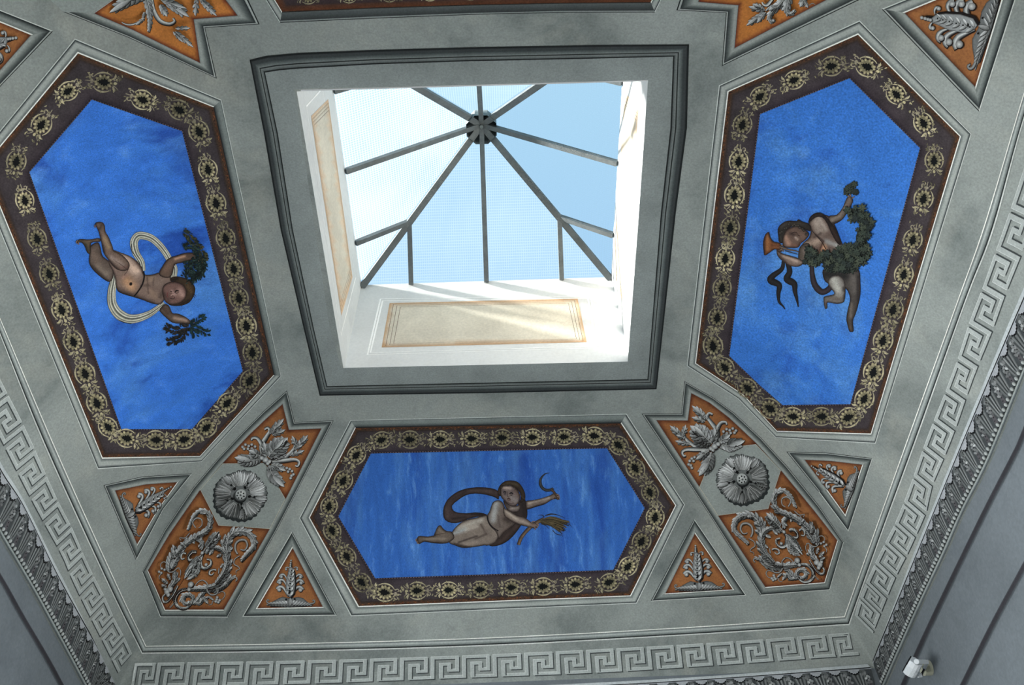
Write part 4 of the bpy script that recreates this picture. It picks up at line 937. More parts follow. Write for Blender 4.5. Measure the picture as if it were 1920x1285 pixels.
    for src in (o9, evenly(cr(KA, 6), 6)):
        A_, _n = hit(src, sf); B_, _n = hit(src, 'vault'); o = len(V); n_ = len(A_)
        V += [(p*S+np.array([0,0,EYE])).tolist() for p in A_]+[((np.array([A_[i][0] if axis_ == 0 else (XC+(AX if sf == 'CR' else -AX)), A_[i][1] if axis_ == 1 else YC+AY, A_[i][2]]))*S+np.array([0,0,EYE])).tolist() for i in range(n_)]
        Fc += [(o+i, o+i+1, o+n_+i+1, o+n_+i) for i in range(n_-1)]
    mesh_obj('return', V, Fc, M['plaster'], t)
    if beads:
        ks = np.arange(kmax-DS*0.5, kmin, -DS)[::-1]      # nearest to the viewer first
        P = ln.px(ks, np.ones(len(ks))); Hh, Nn = hit(P, sf); loc0 = Vector(t.location)
        ind = [i for i in range(len(ks)) if P[i][0] > -4 and P[i][0] < 1924 and P[i][1] < 1289]
        rest = [i for i in ind[100:]] + [i for i in range(len(ks)) if i not in ind]
        sc = (DS*S*0.30, DS*S*0.28, DS*S*0.36)
        for i in ind[:100]:
            b = bpy.data.objects.new('bead', bead_me); C.objects.link(b); b.parent = t
            b.location = Vector((Hh[i]*S+Nn[i]*0.004+np.array([0,0,EYE])).tolist())-loc0; b.scale = sc
        if rest:
            V = []; Fc = []
            bv = np.array([tuple(v.co) for v in bead_me.vertices]); bf = [tuple(p.vertices) for p in bead_me.polygons]
            for i in rest:
                o = len(V); V += (bv*np.array(sc)+Hh[i]*S+Nn[i]*0.004+np.array([0,0,EYE])).tolist(); Fc += [tuple(j+o for j in q) for q in bf]
            tag(mesh_obj('bead_row', V, Fc, M['bead'], t, True), kind='stuff')
    return t
kf = YC+AY-0.0005
kR = hit([(1985,560)])[0][0][1]; kL = hit([(-50,900)])[0][0][1]
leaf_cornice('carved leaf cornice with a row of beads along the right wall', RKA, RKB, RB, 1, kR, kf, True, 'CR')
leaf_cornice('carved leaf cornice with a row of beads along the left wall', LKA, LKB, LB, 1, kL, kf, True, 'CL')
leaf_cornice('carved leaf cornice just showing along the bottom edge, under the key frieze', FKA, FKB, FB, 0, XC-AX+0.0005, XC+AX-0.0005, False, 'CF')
# dark lines painted on the walls
PW = [(0, (94,101,105)), (0.06, (66,68,72)), (0.22, (50,48,52)), (0.62, (56,56,60)), (0.86, (78,84,87)), (1, (104,111,115))]
def line_strip(name, L, w):
    L = evenly(cr(L, 6), 10); A = off(L, -w/2); B = off(L, w/2); cen = np.array([960, 300.])
    if np.linalg.norm(np.array(A[0])-cen) > np.linalg.norm(np.array(B[0])-cen): A, B = B, A
    a = Acc('vault', 1.0); strip(a, A, B, PW); tag(a.build(name, M['grisaille']), kind='structure')
line_strip('trim_4', [(2090,440),(1990,640),(1920,815),(1902,855),(1845.4,965.4),(1748.4,1166),(1705,1262),(1673,1337)], 12)
line_strip('trim_5', [(2090,740),(1990,935),(1920,1066),(1867,1164),(1810,1279),(1770,1361),(1726,1455)], 13)
line_strip('trim_6', [(-160,830),(-60,990),(0,1085),(40,1156),(83.6,1229.7),(113.7,1285),(150,1356),(186,1428)], 11)

# ------------------------------------------------------------------ floodlight on the right wall
H0, N0 = hit([(1744,1253)]); B0 = H0[0]*S+np.array([0,0,EYE]); D0 = np.linalg.norm(H0[0])*S; nW = N0[0]
zc_ = Z(1640, 1150, 9.52)
def q3(x, y, d):            # zoomed photo coordinate, d metres nearer than the wall mount
    p = zc_([(x, y)]); return rays(p)[0]*(D0-d)+np.array([0,0,EYE])
fl = thing('floodlight', 'small white floodlight with ribbed housing on a round beige wall mount', 'floodlight', tuple(B0.tolist()))
def cyl(name, c, ax_, r, l, mat, parent, n=24, r2=None, bev=0.0):
    ax_ = np.array(ax_, float); ax_ /= np.linalg.norm(ax_); u = np.cross(ax_, (0,0,1.)); u = np.cross(ax_, (0,1.,0)) if np.linalg.norm(u) < 0.1 else u; u /= np.linalg.norm(u); w = np.cross(ax_, u)
    pr = [(r, 0), (r, l-bev), (r-bev, l)] if r2 is None else [(r, 0), (r2, l)]
    V = []; Fc = []
    for rr, ll in pr:
        for k in range(n): V.append(np.array(c)+ax_*ll+(u*math.cos(2*PI*k/n)+w*math.sin(2*PI*k/n))*rr)
    K = len(pr)
    for i in range(K-1): Fc += [(i*n+k, i*n+(k+1) % n, (i+1)*n+(k+1) % n, (i+1)*n+k) for k in range(n)]
    Fc += [tuple(range((K-1)*n, K*n)), tuple(reversed(range(n)))]
    return mesh_obj(name, V, Fc, mat, parent)
cyl('wall_mount', B0, nW, 0.036, 0.045, M['lampbeige'], fl, 28, None, 0.008)
# housing: D-shaped section swept along the lamp axis
tA, tB_ = q3(752, 868, 0.17), q3(628, 1092, 0.13); axl = tB_-tA; Ll = np.linalg.norm(axl); axl /= Ll
e1 = q3(860, 935, 0.15)-q3(650, 800, 0.15); e1 -= axl*(e1@axl); W1 = np.linalg.norm(e1); e1 /= W1; e2 = np.cross(axl, e1)
if e2@(-rays([(1722,1250)])[0]) < 0: e2 = -e2
def dsec(c, k):
    pts = [(-0.50,-0.42),(-0.50,0.42),(-0.30,0.56),(0.0,0.56),(0.26,0.44),(0.44,0.22),(0.5,0.0),(0.44,-0.22),(0.26,-0.44),(0.0,-0.56),(-0.30,-0.56)]
    return [c+e1*W1*p[0]*k+e2*W1*p[1]*k*0.9 for p in pts]
V = []; Fc = []; st = [(0.0, 0.90), (0.03, 0.98), (0.97, 0.98), (1.0, 0.90)]
for s_, k in st: V += dsec(tA+axl*Ll*s_, k)
K = 11
for i in range(3): Fc += [(i*K+k, i*K+(k+1) % K, (i+1)*K+(k+1) % K, (i+1)*K+k) for k in range(K)]
Fc += [tuple(reversed(range(K))), tuple(range(3*K, 4*K))]
mesh_obj('housing', V, Fc, M['lampwhite'], fl)
V = []; Fc = []
for i in range(9):
    s0 = 0.40+i*0.062; o = len(V)
    for s_ in (s0, s0+0.02):
        A_ = dsec(tA+axl*Ll*s_, 0.96)[1:]; B_ = dsec(tA+axl*Ll*s_, 1.05)[1:]; V += A_+B_
    K2 = 10
    for k in range(K2-1):
        Fc += [(o+K2+k, o+K2+k+1, o+3*K2+k+1, o+3*K2+k), (o+k, o+k+1, o+K2+k+1, o+K2+k), (o+2*K2+k+1, o+2*K2+k, o+3*K2+k, o+3*K2+k+1)]
mesh_obj('cooling_fins', V, Fc, M['lampwhite'], fl)
g0 = [tA+axl*Ll*a_-e1*W1*(0.50)+e2*W1*b_ for a_, b_ in ((0.04,-0.36),(0.96,-0.36),(0.96,0.36),(0.04,0.36))]; g1_ = [p-e1*W1*0.10 for p in g0]
mesh_obj('lens', g0+g1_, [(0,1,2,3),(7,6,5,4),(0,4,5,1),(1,5,6,2),(2,6,7,3),(3,7,4,0)], M['lampdark'], fl)
def rod(name, a, b, w, h, mat, parent):
    a = np.array(a); b = np.array(b); d = b-a; d /= np.linalg.norm(d); s = np.cross(d, nW); s /= np.linalg.norm(s); t_ = np.cross(s, d); V = []
    for p in (a, b):
        for i, j in ((-1,-1),(1,-1),(1,1),(-1,1)): V.append(p+s*w/2*i+t_*h/2*j)
    return mesh_obj(name, V, [(0,1,5,4),(1,2,6,5),(2,3,7,6),(3,0,4,7),(3,2,1,0),(4,5,6,7)], mat, parent)
rod('bracket_arm', q3(752, 868, 0.205), q3(950, 872, 0.12), 0.020, 0.008, M['lampwhite'], fl)
rod('bracket_arm', q3(770, 1118, 0.12), q3(835, 1112, 0.10), 0.018, 0.008, M['lampwhite'], fl)
rod('bracket_arm', q3(942, 866, 0.125), q3(880, 1000, 0.06), 0.016, 0.008, M['lampwhite'], fl)
rod('bracket_arm', q3(832, 1112, 0.10), q3(890, 1000, 0.06), 0.018, 0.008, M['lampdark'], fl)
rod('joint', q3(890, 990, 0.062), q3(965, 990, 0.03), 0.022, 0.022, M['lampbeige'], fl)
cyl('knob', q3(752, 868, 0.200), -rays([(1718,1241)])[0], 0.013, 0.012, M['lampwhite'], fl, 16, None, 0.003)
# ------------------------------------------------------------------ painted putti
SK = (112,94,84); HI = (222,192,170); TN = (196,150,112); SH = (46,36,32); CO = (150,152,150)
def seg(G, x0, y0, x1, y1, r, col, al, sc): 
    p = G([(x0, y0), (x1, y1)]); return (p[0][0], p[0][1], p[1][0], p[1][1], r/sc, col, al)
def limb(a, G, sc, poly, col, strokes, step=2.1, rim=(2.3, (30,22,20), 0.92), sm=3):
    a.fill(G(poly), col, step, [seg(G, *s, sc) for s in strokes], rim, sm)
def leaves(a, rnd, pts, w, n, size, cols, spread=1.0):
    P = evenly(cr(pts, 6), 1.0); T = np.gradient(P, axis=0)
    for _ in range(n):
        i = rnd.randrange(len(P)); o = rnd.gauss(0, w*0.45); nrm = np.array((-T[i][1], T[i][0])); nrm /= np.linalg.norm(nrm)+1e-9
        c = P[i]+nrm*max(-w, min(w, o)); ang = math.atan2(T[i][1], T[i][0])+(1 if o > 0 else -1)*rnd.uniform(0.3, 1.1); L = size*rnd.uniform(0.7, 1.3)
        d = np.array((math.cos(ang), math.sin(ang))); e = np.array((-d[1], d[0]))
        a.add([c, c+d*L*0.5+e*L*0.24, c+d*L, c+d*L*0.5-e*L*0.24], rnd.choice(cols), [(0,1,2,3)]); a.z -= a.inc*0.93
def putto(parent, name, label): 
    pass
# -- left panel
rnd = random.Random(21)
G = Z(120, 390, 4.76); sc = 4.76
a = Acc('vault', 3.0)
SCW = [(60,62,58), (206,204,186), (96,98,90), (232,230,214), (64,66,62), (120,122,112), (220,218,198), (84,86,80), (196,194,176), (48,50,48)]
a.stroke(G([(700,560),(688,480),(640,400),(622,310),(650,255),(700,245),(780,270),(850,330),(905,400),(945,470),(985,540),(975,630)]), 13.5, SCW, 2.4, (0.8, 0.8), 6, mid=(0.3, 1.15), dome=0.3)
a.stroke(G([(452,560),(440,650),(422,760),(430,860),(480,940),(560,985),(650,985),(760,945),(840,890),(895,850)]), 15, SCW, 2.4, (0.8, 0.5), 6, mid=(0.5, 1.35), dome=0.3)
a.stroke(G([(430,560),(412,650),(396,760),(402,850),(440,940),(510,1010),(600,1032)]), 2.6, [(40,44,46), (40,44,46)], 3, (0.6, 0.6), 5)
a.stroke(G([(600,320),(602,380),(650,450),(680,510)]), 2.4, [(38,42,44), (38,42,44)], 3, (0.6, 0.6), 5)
sf = a.build('scarf', M['paint'], PL)
a = Acc('vault', 3.6)
limb(a, G, sc, [(230,340),(300,305),(325,360),(345,430),(430,500),(440,600),(405,660),(330,620),(250,545),(220,480),(226,400)], (92,78,70), [(300,540,370,600,60,(150,136,122),.6),(250,400,290,460,40,(130,110,96),.5),(250,520,380,650,22,SH,.7)])
limb(a, G, sc, [(118,288),(150,276),(230,280),(312,268),(318,300),(240,312),(236,400),(205,400),(180,340),(150,308),(112,312)], (96,82,66), [(200,292,290,282,14,(140,114,92),.7),(190,320,215,380,12,(60,60,52),.8)], 2.0)
limb(a, G, sc, [(400,395),(430,372),(500,395),(580,425),(645,470),(695,530),(712,590),(790,592),(850,575),(925,590),(965,650),(930,700),(905,790),(860,858),(780,850),(700,820),(620,795),(540,772),(480,745),(462,700),(450,620),(430,560),(395,490)],
     (120,100,90), [(520,460,640,560,62,HI,.85),(560,650,600,700,58,TN,.85),(480,740,780,850,34,(62,50,46),.8),(740,640,790,620,40,(150,128,108),.6),(820,670,870,650,40,(126,108,98),.6),(770,740,810,790,36,(150,124,104),.5),(740,620,750,760,8,(74,60,54),.7),(800,620,790,690,8,(80,66,60),.6),(860,790,900,700,24,(70,58,52),.7),(520,620,560,600,14,(170,130,118),.5),(640,470,700,560,16,(84,66,58),.7),(690,690,760,690,12,(82,68,60),.6)])
limb(a, G, sc, [(275,150),(290,126),(340,126),(362,160),(368,210),(398,262),(430,340),(445,378),(520,420),(580,490),(572,545),(520,562),(450,535),(390,460),(350,400),(335,330),(318,255),(298,192)],
     (112,92,80), [(330,150,320,180,18,(66,54,46),.8),(360,270,395,350,22,(166,142,108),.7),(420,440,520,510,30,(150,132,122),.8),(500,530,570,520,12,(120,90,80),.7),(345,330,360,400,10,(60,48,44),.7),(400,470,480,545,12,(56,44,42),.7)])
limb(a, G, sc, [(845,590),(880,512),(928,450),(1000,424),(1080,400),(1150,398),(1192,428),(1196,455),(1130,466),(1060,486),(992,502),(972,560),(950,612),(900,622)],
     (100,80,68), [(990,450,1080,425,14,(200,156,130),.9),(1090,425,1170,440,12,(84,68,60),.7),(900,560,940,500,22,(124,98,82),.5),(980,500,1060,485,7,(50,38,34),.8)])
limb(a, G, sc, [(850,905),(890,858),(935,870),(965,935),(1020,942),(1090,975),(1132,1010),(1150,1030),(1120,1034),(1060,1032),(965,1022),(900,970),(860,930)],
     (92,76,66), [(980,980,1090,1000,20,(178,150,132),.8),(880,890,920,930,24,(70,54,46),.8)])
for p in ([(1120,1010),(1150,1000),(1165,1012)],[(1125,1018),(1160,1020),(1172,1032)],[(1120,1026),(1150,1040),(1160,1052)],[(1180,430),(1215,440),(1225,460)],[(1180,440),(1210,456),(1214,474)],[(1175,450),(1200,470),(1200,486)],[(275,150),(268,165),(280,172)],[(118,288),(104,300),(112,316)],[(130,300),(118,318),(132,322)]): a.stroke(G(p), 2.6, [(50,40,36),(140,116,98),(60,48,42)], 1.6, (1,0.6), 3)
limb(a, G, sc, [(876,710),(915,668),(980,655),(1050,676),(1088,730),(1084,790),(1045,840),(975,862),(912,845),(880,785)],
     (116,88,80), [(1030,740,1060,780,34,(176,142,130),.85),(960,740,990,770,16,(196,160,150),.7),(1000,830,1060,800,16,(120,92,84),.6),(890,760,930,820,20,(70,52,48),.7)], 1.8)
a.stroke(G([(985,752),(1000,735),(1025,738)]), 3.0, [(40,30,28),(40,30,28)], 1.5, (0.5,0.5), 4, mid=(0.5,1)); a.stroke(G([(988,755),(1005,758),(1022,748)]), 1.6, [(44,32,30),(44,32,30)], 1.5, (0.6,0.6), 4)
a.stroke(G([(985,775),(962,768),(950,778)]), 2.6, [(206,168,154),(160,120,110)], 1.5, (0.5,0.9), 4); a.stroke(G([(925,748),(917,770),(925,795)]), 2.2, [(60,30,30),(140,80,76)], 1.5, (0.6,0.8), 4); a.stroke(G([(945,740),(962,745)]), 2, [(44,30,28),(44,30,28)], 1.5, (1,0.6), 2); a.stroke(G([(940,800),(975,810),(985,790)]), 1.4, [(50,36,34),(50,36,34)], 1.5, (1,0.6), 3)
a.stroke(G([(705,560),(712,610),(695,680),(655,745),(622,785)]), 3.0, [(24,20,20),(24,20,20)], 2, (1,0.7), 5)
a.blob(G([(592,675)])[0], 2.7, (26,20,18), 9, 3.4, 0.3); a.stroke(G([(530,600),(560,560),(575,530)]), 1.3, [(90,66,60),(90,66,60)], 2, (0.5,1), 3); a.stroke(G([(450,470),(500,500),(560,545)]), 1.2, [(84,64,58),(84,64,58)], 2, (0.5,1), 3)
b1 = tag(a.build('putto', M['paint'], PL), 'flying nude child, head to the lower right')
a = Acc('vault', 4.6)
limb(a, G, sc, [(948,622),(1000,608),(1085,625),(1140,660),(1170,720),(1152,792),(1110,845),(1040,870),(960,870),(925,850),(1000,850),(1062,808),(1086,745),(1056,690),(985,657),(950,652)],
     (62,48,34), [(1100,690,1130,740,24,(96,74,50),.7),(1080,640,1140,680,14,(84,62,44),.6),(960,640,1010,630,14,(22,18,16),.9),(1040,860,1110,820,14,(34,26,22),.8)], 2.0)
for k in range(16): 
    t = k/15; c = G([(1010+150*math.sin(PI*t*0.9), 640+215*t)])[0]; a.stroke([c, (c[0]+rnd.uniform(-4,4), c[1]+rnd.uniform(2,5))], 1.3, [(30,22,18), (74,56,38)], 2, (1, .5), 1)
a.build('hair', M['paint'], b1)
FG = [(18,30,28),(22,38,38),(30,48,46),(14,22,22),(46,66,62)]
a = Acc('vault', 4.4)
a.stroke(G([(1140,470),(1200,480),(1235,520),(1200,600),(1130,620)]), 15, [(24,34,34),(18,24,24),(24,34,34)], 4, (0.5,0.6), 4, mid=(0.5,1.0))
leaves(a, rnd, G([(1120,450),(1180,480),(1230,430),(1230,540),(1180,610),(1110,620),(1110,520),(1180,560)]), 8, 494, 5.5, FG)
leaves(a, rnd, G([(1055,205),(1110,240),(1160,310),(1220,380),(1250,450)]), 6.5, 228, 6, [(40,48,34),(24,36,34),(70,66,42),(20,30,30)])
leaves(a, rnd, G([(1060,350),(1110,330),(1160,350),(1200,400)]), 5, 114, 6, FG)
leaves(a, rnd, G([(1060,500),(1100,490),(1120,560)]), 4, 57, 5.5, FG)
a.build('leafy_branch', M['paint'], PL)
a = Acc('vault', 4.4)
leaves(a, rnd, G([(1120,1060),(1060,1070),(1000,1090),(940,1070),(910,1060)]), 6.5, 209, 6, [(26,30,28),(38,36,34),(52,44,38),(20,22,22)])
leaves(a, rnd, G([(1090,1100),(1040,1150),(990,1180),(930,1190)]), 5.5, 171, 6, [(26,30,28),(38,36,34),(20,22,22)])
leaves(a, rnd, G([(1120,1040),(1170,1010),(1220,980),(1245,965)]), 4.5, 87, 6, [(22,42,44),(34,58,54),(18,34,38)])
leaves(a, rnd, G([(1120,1050),(1190,1070),(1250,1100),(1290,1105)]), 4.5, 87, 6, [(22,42,44),(34,58,54),(18,34,38)])
leaves(a, rnd, G([(1120,1060),(1160,1110),(1165,1140)]), 3, 38, 6, [(22,42,44),(34,58,54),(18,34,38)])
a.build('leafy_branch', M['paint'], PL)
# -- right panel
G = Z(1410, 320, 4.0156); sc = 4.0156
a = Acc('vault', 3.0); RB_ = [(16,14,15), (40,38,40), (22,20,22)]
a.stroke(G([(238,680),(225,740),(160,790),(140,825),(205,860),(200,920),(205,985),(235,1020),(248,1042)]), 12, RB_, 2, (0.5, 0.15), 5, mid=(0.45, 1.1), dome=0.3)
a.stroke(G([(268,690),(285,760),(262,815),(318,850),(325,910),(340,970),(350,1025)]), 12, RB_, 2, (0.7, 0.15), 5, mid=(0.45, 1.1), dome=0.3)
a.build('ribbon', M['paint'], PR)
a = Acc('vault', 3.0)
a.stroke(G([(452,700),(455,780),(475,860),(525,912),(575,895),(600,860)]), 11, [(26,22,24), (58,50,56), (30,26,28)], 2, (0.7, 0.9), 5, mid=(0.6, 1.1), dome=0.3)
a.build('sash', M['paint'], PR)
a = Acc('vault', 3.6)
limb(a, G, sc, [(535,745),(600,735),(710,745),(805,745),(818,850),(818,930),(805,1000),(782,1080),(762,1130),(768,1205),(750,1213),(735,1208),(718,1150),(713,1110),(724,1040),(740,960),(712,890),(660,870),(580,850),(545,820)],
     (72,66,62), [(760,800,775,900,34,(104,98,92),.7),(750,1000,745,1100,16,(120,110,100),.7),(740,1180,750,1200,14,(100,84,72),.6),(560,780,700,790,40,(30,30,30),.8),(800,800,800,980,12,(36,32,32),.7)])
limb(a, G, sc, [(572,835),(600,795),(660,788),(700,830),(706,900),(702,960),(690,992),(640,1002),(572,992),(570,1022),(568,1036),(550,1035),(540,965),(550,945),(600,935),(622,920),(590,880)],
     (112,106,100), [(620,820,650,900,42,(182,180,170),.85),(600,960,670,965,16,(104,92,84),.7),(560,980,560,1010,10,(110,90,84),.7),(690,880,700,970,12,(60,54,50),.8),(660,940,690,920,16,(150,146,138),.7)])
limb(a, G, sc, [(430,392),(480,340),(530,328),(590,350),(630,420),(662,500),(684,570),(640,625),(560,655),(480,645),(400,602),(368,590),(385,545),(432,500),(444,440)],
     (96,80,72), [(480,380,510,450,44,(160,146,134),.85),(400,560,500,530,34,(170,148,130),.8),(545,570,540,610,26,(196,146,112),.9),(560,530,640,560,24,(150,150,146),.8),(480,480,540,530,8,(40,30,28),.8),(540,530,510,600,8,(60,38,30),.8),(490,630,570,650,22,(90,54,36),.8),(600,420,660,500,30,(60,46,40),.8),(470,500,520,470,10,(60,48,44),.7),(500,350,560,440,22,(176,164,152),.7),(640,560,670,590,16,(150,150,146),.7),(430,460,470,480,16,(90,74,64),.7)])
limb(a, G, sc, [(580,342),(640,330),(682,280),(708,220),(726,192),(745,190),(762,222),(755,252),(722,310),(680,370),(620,402),(588,392)],
     (104,92,84), [(660,320,700,260,18,(160,144,132),.8),(600,370,660,340,16,(142,132,122),.7),(735,205,745,230,14,(120,100,88),.7),(600,395,680,370,8,(44,36,34),.8)])
limb(a, G, sc, [(372,560),(432,545),(452,625),(430,690),(385,705),(352,665),(352,610)], (84,74,66), [(395,600,400,650,18,(124,112,102),.7),(430,600,430,680,16,(44,38,34),.8)])
limb(a, G, sc, [(186,590),(200,600),(230,622),(300,642),(360,662),(392,690),(350,722),(280,712),(222,672),(192,635)],
     (118,100,90), [(240,640,340,680,16,(196,172,156),.85),(360,690,380,700,12,(140,124,112),.6),(210,640,260,690,10,(66,54,48),.7)])
limb(a, G, sc, [(165,545),(200,540),(225,560),(240,590),(215,612),(190,600)], (110,90,78), [(200,560,220,580,12,(150,124,108),.7)], 1.8)
for p in ([(735,195),(722,180),(728,168)],[(745,192),(742,172),(750,165)],[(755,205),(768,200),(772,190)],[(215,560),(245,565),(252,580)],[(218,575),(246,582),(248,596)],[(215,590),(238,598),(236,608)]): a.stroke(G(p), 2.8, [(50,40,36),(140,120,104),(60,48,42)], 1.6, (1,0.6), 3)
limb(a, G, sc, [(268,440),(330,414),(400,440),(432,480),(402,522),(370,545),(350,576),(300,580),(240,570),(232,520),(246,470)],
     (98,78,68), [(255,500,280,550,26,(170,134,114),.85),(330,500,345,515,12,(190,170,156),.8),(370,470,400,500,24,(110,88,76),.6),(300,560,350,565,12,(120,84,70),.7),(290,470,320,480,14,(60,46,42),.7)], 1.8)
a.stroke(G([(300,470),(325,460),(345,470)]), 2.2, [(30,22,20),(30,22,20)], 1.5, (0.5,0.5), 4); a.stroke(G([(345,505),(338,518),(346,524)]), 2.4, [(178,150,134),(120,92,80)], 1.5, (0.5,0.9), 4); a.stroke(G([(395,520),(372,535),(362,555)]), 2.2, [(60,34,30),(120,80,70)], 1.5, (0.6,0.8), 4); a.stroke(G([(345,480),(365,490)]), 2.0, [(30,22,20),(30,22,20)], 1.5, (0.5,0.5), 3)
a.stroke(G([(450,440),(480,480),(525,530),(560,590)]), 1.4, [(40,30,28),(40,30,28)], 2, (0.5,1), 4)
b2 = tag(a.build('putto', M['paint'], PR), 'nude child blowing a horn, one arm raised')
a = Acc('vault', 4.6)
limb(a, G, sc, [(200,500),(195,440),(220,400),(270,375),(335,378),(350,364),(385,384),(422,394),(446,420),(440,455),(400,440),(330,414),(285,430),(258,468),(240,530),(222,545),(203,530)],
     (44,40,36), [(220,420,250,390,20,(74,68,62),.7),(300,385,400,400,14,(60,56,50),.7),(215,500,225,540,10,(66,60,54),.6)], 2.0)
for k in range(14):
    c = G([(215+k*15+rnd.uniform(-4,4), 470-70*math.sin(k/13*PI)+rnd.uniform(-16,10))])[0]; a.blob(c, 2.6, (26,24,22), 7, cc=(80,74,66))
a.build('hair', M['paint'], b2)
a = Acc('vault', 4.6)
limb(a, G, sc, [(428,392),(440,345),(490,314),(545,328),(605,395),(650,465),(674,550),(645,545),(600,470),(570,400),(530,350),(478,352)], (34,29,27), [(460,350,520,330,16,(60,52,46),.7),(600,430,650,520,16,(60,44,38),.7)], 2.0)
a.build('cloak', M['paint'], PR)
a = Acc('vault', 4.6)
limb(a, G, sc, [(128,460),(140,498),(165,532),(215,545),(217,592),(170,592),(140,612),(98,638),(88,600),(84,540),(100,480)], (122,76,46), [(120,500,120,590,16,(158,108,68),.7),(100,500,95,610,8,(70,42,28),.8),(150,560,210,565,10,(90,56,36),.7)], 2.0)
a.stroke(G([(210,570),(260,588),(330,602),(352,610)]), 2.6, [(30,26,26),(120,100,84),(30,26,26)], 2, (1.6, 0.7), 3); a.stroke(G([(250,600),(300,615),(345,628)]), 1.8, [(24,22,24),(80,72,66),(24,22,24)], 2, (1,0.7), 3)
a.build('horn', M['paint'], PR)
def foliage(path, w, n, r, name, cols):
    a = Acc('vault', 4.8); P = evenly(cr(path, 6), 1.0); T = np.gradient(P, axis=0)
    a.stroke(path, w*1.5, [(34,38,34),(40,44,38),(34,38,34)], 4, (0.7, 0.8), 4, mid=(0.5, 1.0))
    for k in range(n):
        i = int(rnd.random()*(len(P)-1)); nr = np.array((-T[i][1], T[i][0])); nr /= np.linalg.norm(nr)+1e-9; o = rnd.uniform(-1, 1); c = P[i]+nr*o*w*0.95
        rr = r*rnd.uniform(0.7, 1.25); col = rnd.choice(cols); lob = rnd.choice((5, 6, 7)); ph = rnd.uniform(0, 6)
        V = [(c[0]+rr*(0.72+0.28*math.cos(lob*t))*math.cos(t+ph), c[1]+rr*(0.72+0.28*math.cos(lob*t))*math.sin(t+ph)) for t in np.linspace(0, 2*PI, 22, endpoint=False)]
        a.add([(x+0.8, y+1.1) for x, y in V]+[(c[0]+.8, c[1]+1.1)], (20,24,22), [(j, (j+1) % 22, 22) for j in range(22)]); a.z -= a.inc*0.6
        Cc = [col]*22+[tuple(v*1.35 for v in col)]; a.add(V+[tuple(c)], Cc, [(j, (j+1) % 22, 22) for j in range(22)]); a.z -= a.inc*0.9
        for t in (0, 2, 4): a.stroke([tuple(c), (c[0]+rr*.6*math.cos(t+ph), c[1]+rr*.6*math.sin(t+ph))], 0.7, [(24,28,26), (24,28,26)], 3, (1,.4), 1); a.z -= a.inc*0.95
    return a.build(name, M['paint'], PR)
GC = [(50,58,50),(42,50,46),(62,68,56),(36,42,40),(54,60,50)]
foliage(G([(735,330),(790,300),(850,350),(860,420),(820,500),(840,560),(840,630),(780,680),(690,680),(600,660),(520,660),(450,640),(400,625)]), 13, 150, 7.8, 'garland', GC)
foliage(G([(810,600),(740,600),(680,620),(640,700)]), 12, 50, 7.6, 'garland', GC)
foliage(G([(555,705),(640,715),(720,720),(790,710)]), 9, 50, 7.0, 'garland', GC)
foliage(G([(715,150),(745,120),(770,85)]), 4.5, 16, 6.0, 'leaf_spray', GC); foliage(G([(700,160),(745,160),(785,150)]), 4, 14, 5.5, 'leaf_spray', GC)
# -- front panel
G = Z(760, 860, 5.647); sc = 5.647
BR = [(30,24,24), (66,54,52), (44,36,36), (74,62,58), (34,28,28)]
a = Acc('vault', 3.0)
limb(a, G, sc, [(990,432),(985,345),(900,312),(800,303),(700,308),(600,330),(520,370),(450,430),(408,510),(400,590),(420,650),(490,684),(580,677),(660,642),(760,618),(868,606),(830,580),(740,570),(650,580),(560,572),(512,552),(495,500),(560,440),(640,390),(740,370),(860,385),(950,412)],
     (66,54,52), [(900,350,700,340,20,(84,70,64),.7),(640,350,500,430,16,(46,38,38),.7),(440,540,450,620,18,(88,74,70),.6),(500,640,640,620,14,(38,32,32),.8),(560,340,700,312,8,(34,28,30),.7),(700,590,820,590,10,(30,26,26),.8)], 2.4, sm=2)
limb(a, G, sc, [(1200,450),(1270,438),(1290,540),(1286,632),(1232,700),(1180,775),(1100,862),(1000,918),(900,928),(880,880),(980,800),(1100,680),(1150,570),(1190,510)], (52,43,40), [(1240,480,1260,600,24,(36,30,30),.8),(1180,720,1000,890,16,(74,58,52),.7)], 2.6)
a.build('scarf', M['paint'], PF)
a = Acc('vault', 3.8)
limb(a, G, sc, [(1272,455),(1350,440),(1440,420),(1530,390),(1570,365),(1605,370),(1622,400),(1632,436),(1600,430),(1560,432),(1480,482),(1400,507),(1320,532),(1278,536)],
     (120,106,98), [(1310,470,1520,410,16,(196,182,168),.85),(1300,528,1480,475,9,(50,40,38),.8),(1590,390,1610,420,16,(74,56,48),.7),(1275,470,1280,520,10,(50,40,38),.7)])
limb(a, G, sc, [(460,885),(490,782),(560,700),(640,650),(760,622),(862,600),(920,620),(1000,740),(985,840),(940,900),(860,925),(840,920),(700,942),(600,946),(520,918)],
     (126,114,104), [(560,740,800,650,44,(178,170,158),.85),(520,790,640,750,26,(160,168,170),.7),(560,890,760,820,8,(44,36,34),.9),(620,910,760,880,22,(150,136,124),.8),(800,700,860,800,12,(74,62,56),.7),(540,920,700,940,10,(50,42,38),.8),(860,760,920,840,28,(120,108,100),.6),(740,850,860,800,12,(64,54,50),.6),(520,900,640,930,12,(60,50,46),.7),(900,650,960,740,16,(150,142,134),.6),(640,760,760,720,24,(196,186,172),.6)])
limb(a, G, sc, [(118,882),(130,832),(160,820),(240,826),(310,812),(305,805),(342,722),(375,708),(402,742),(440,768),(492,776),(520,840),(462,888),(400,902),(300,897),(200,882),(150,906)],
     (104,92,82), [(200,850,420,850,16,(146,132,118),.7),(350,740,400,790,18,(132,118,104),.7),(130,850,150,890,12,(70,56,48),.8),(310,812,420,790,6,(50,40,36),.7),(240,885,400,895,8,(52,42,38),.8)], 2.1)
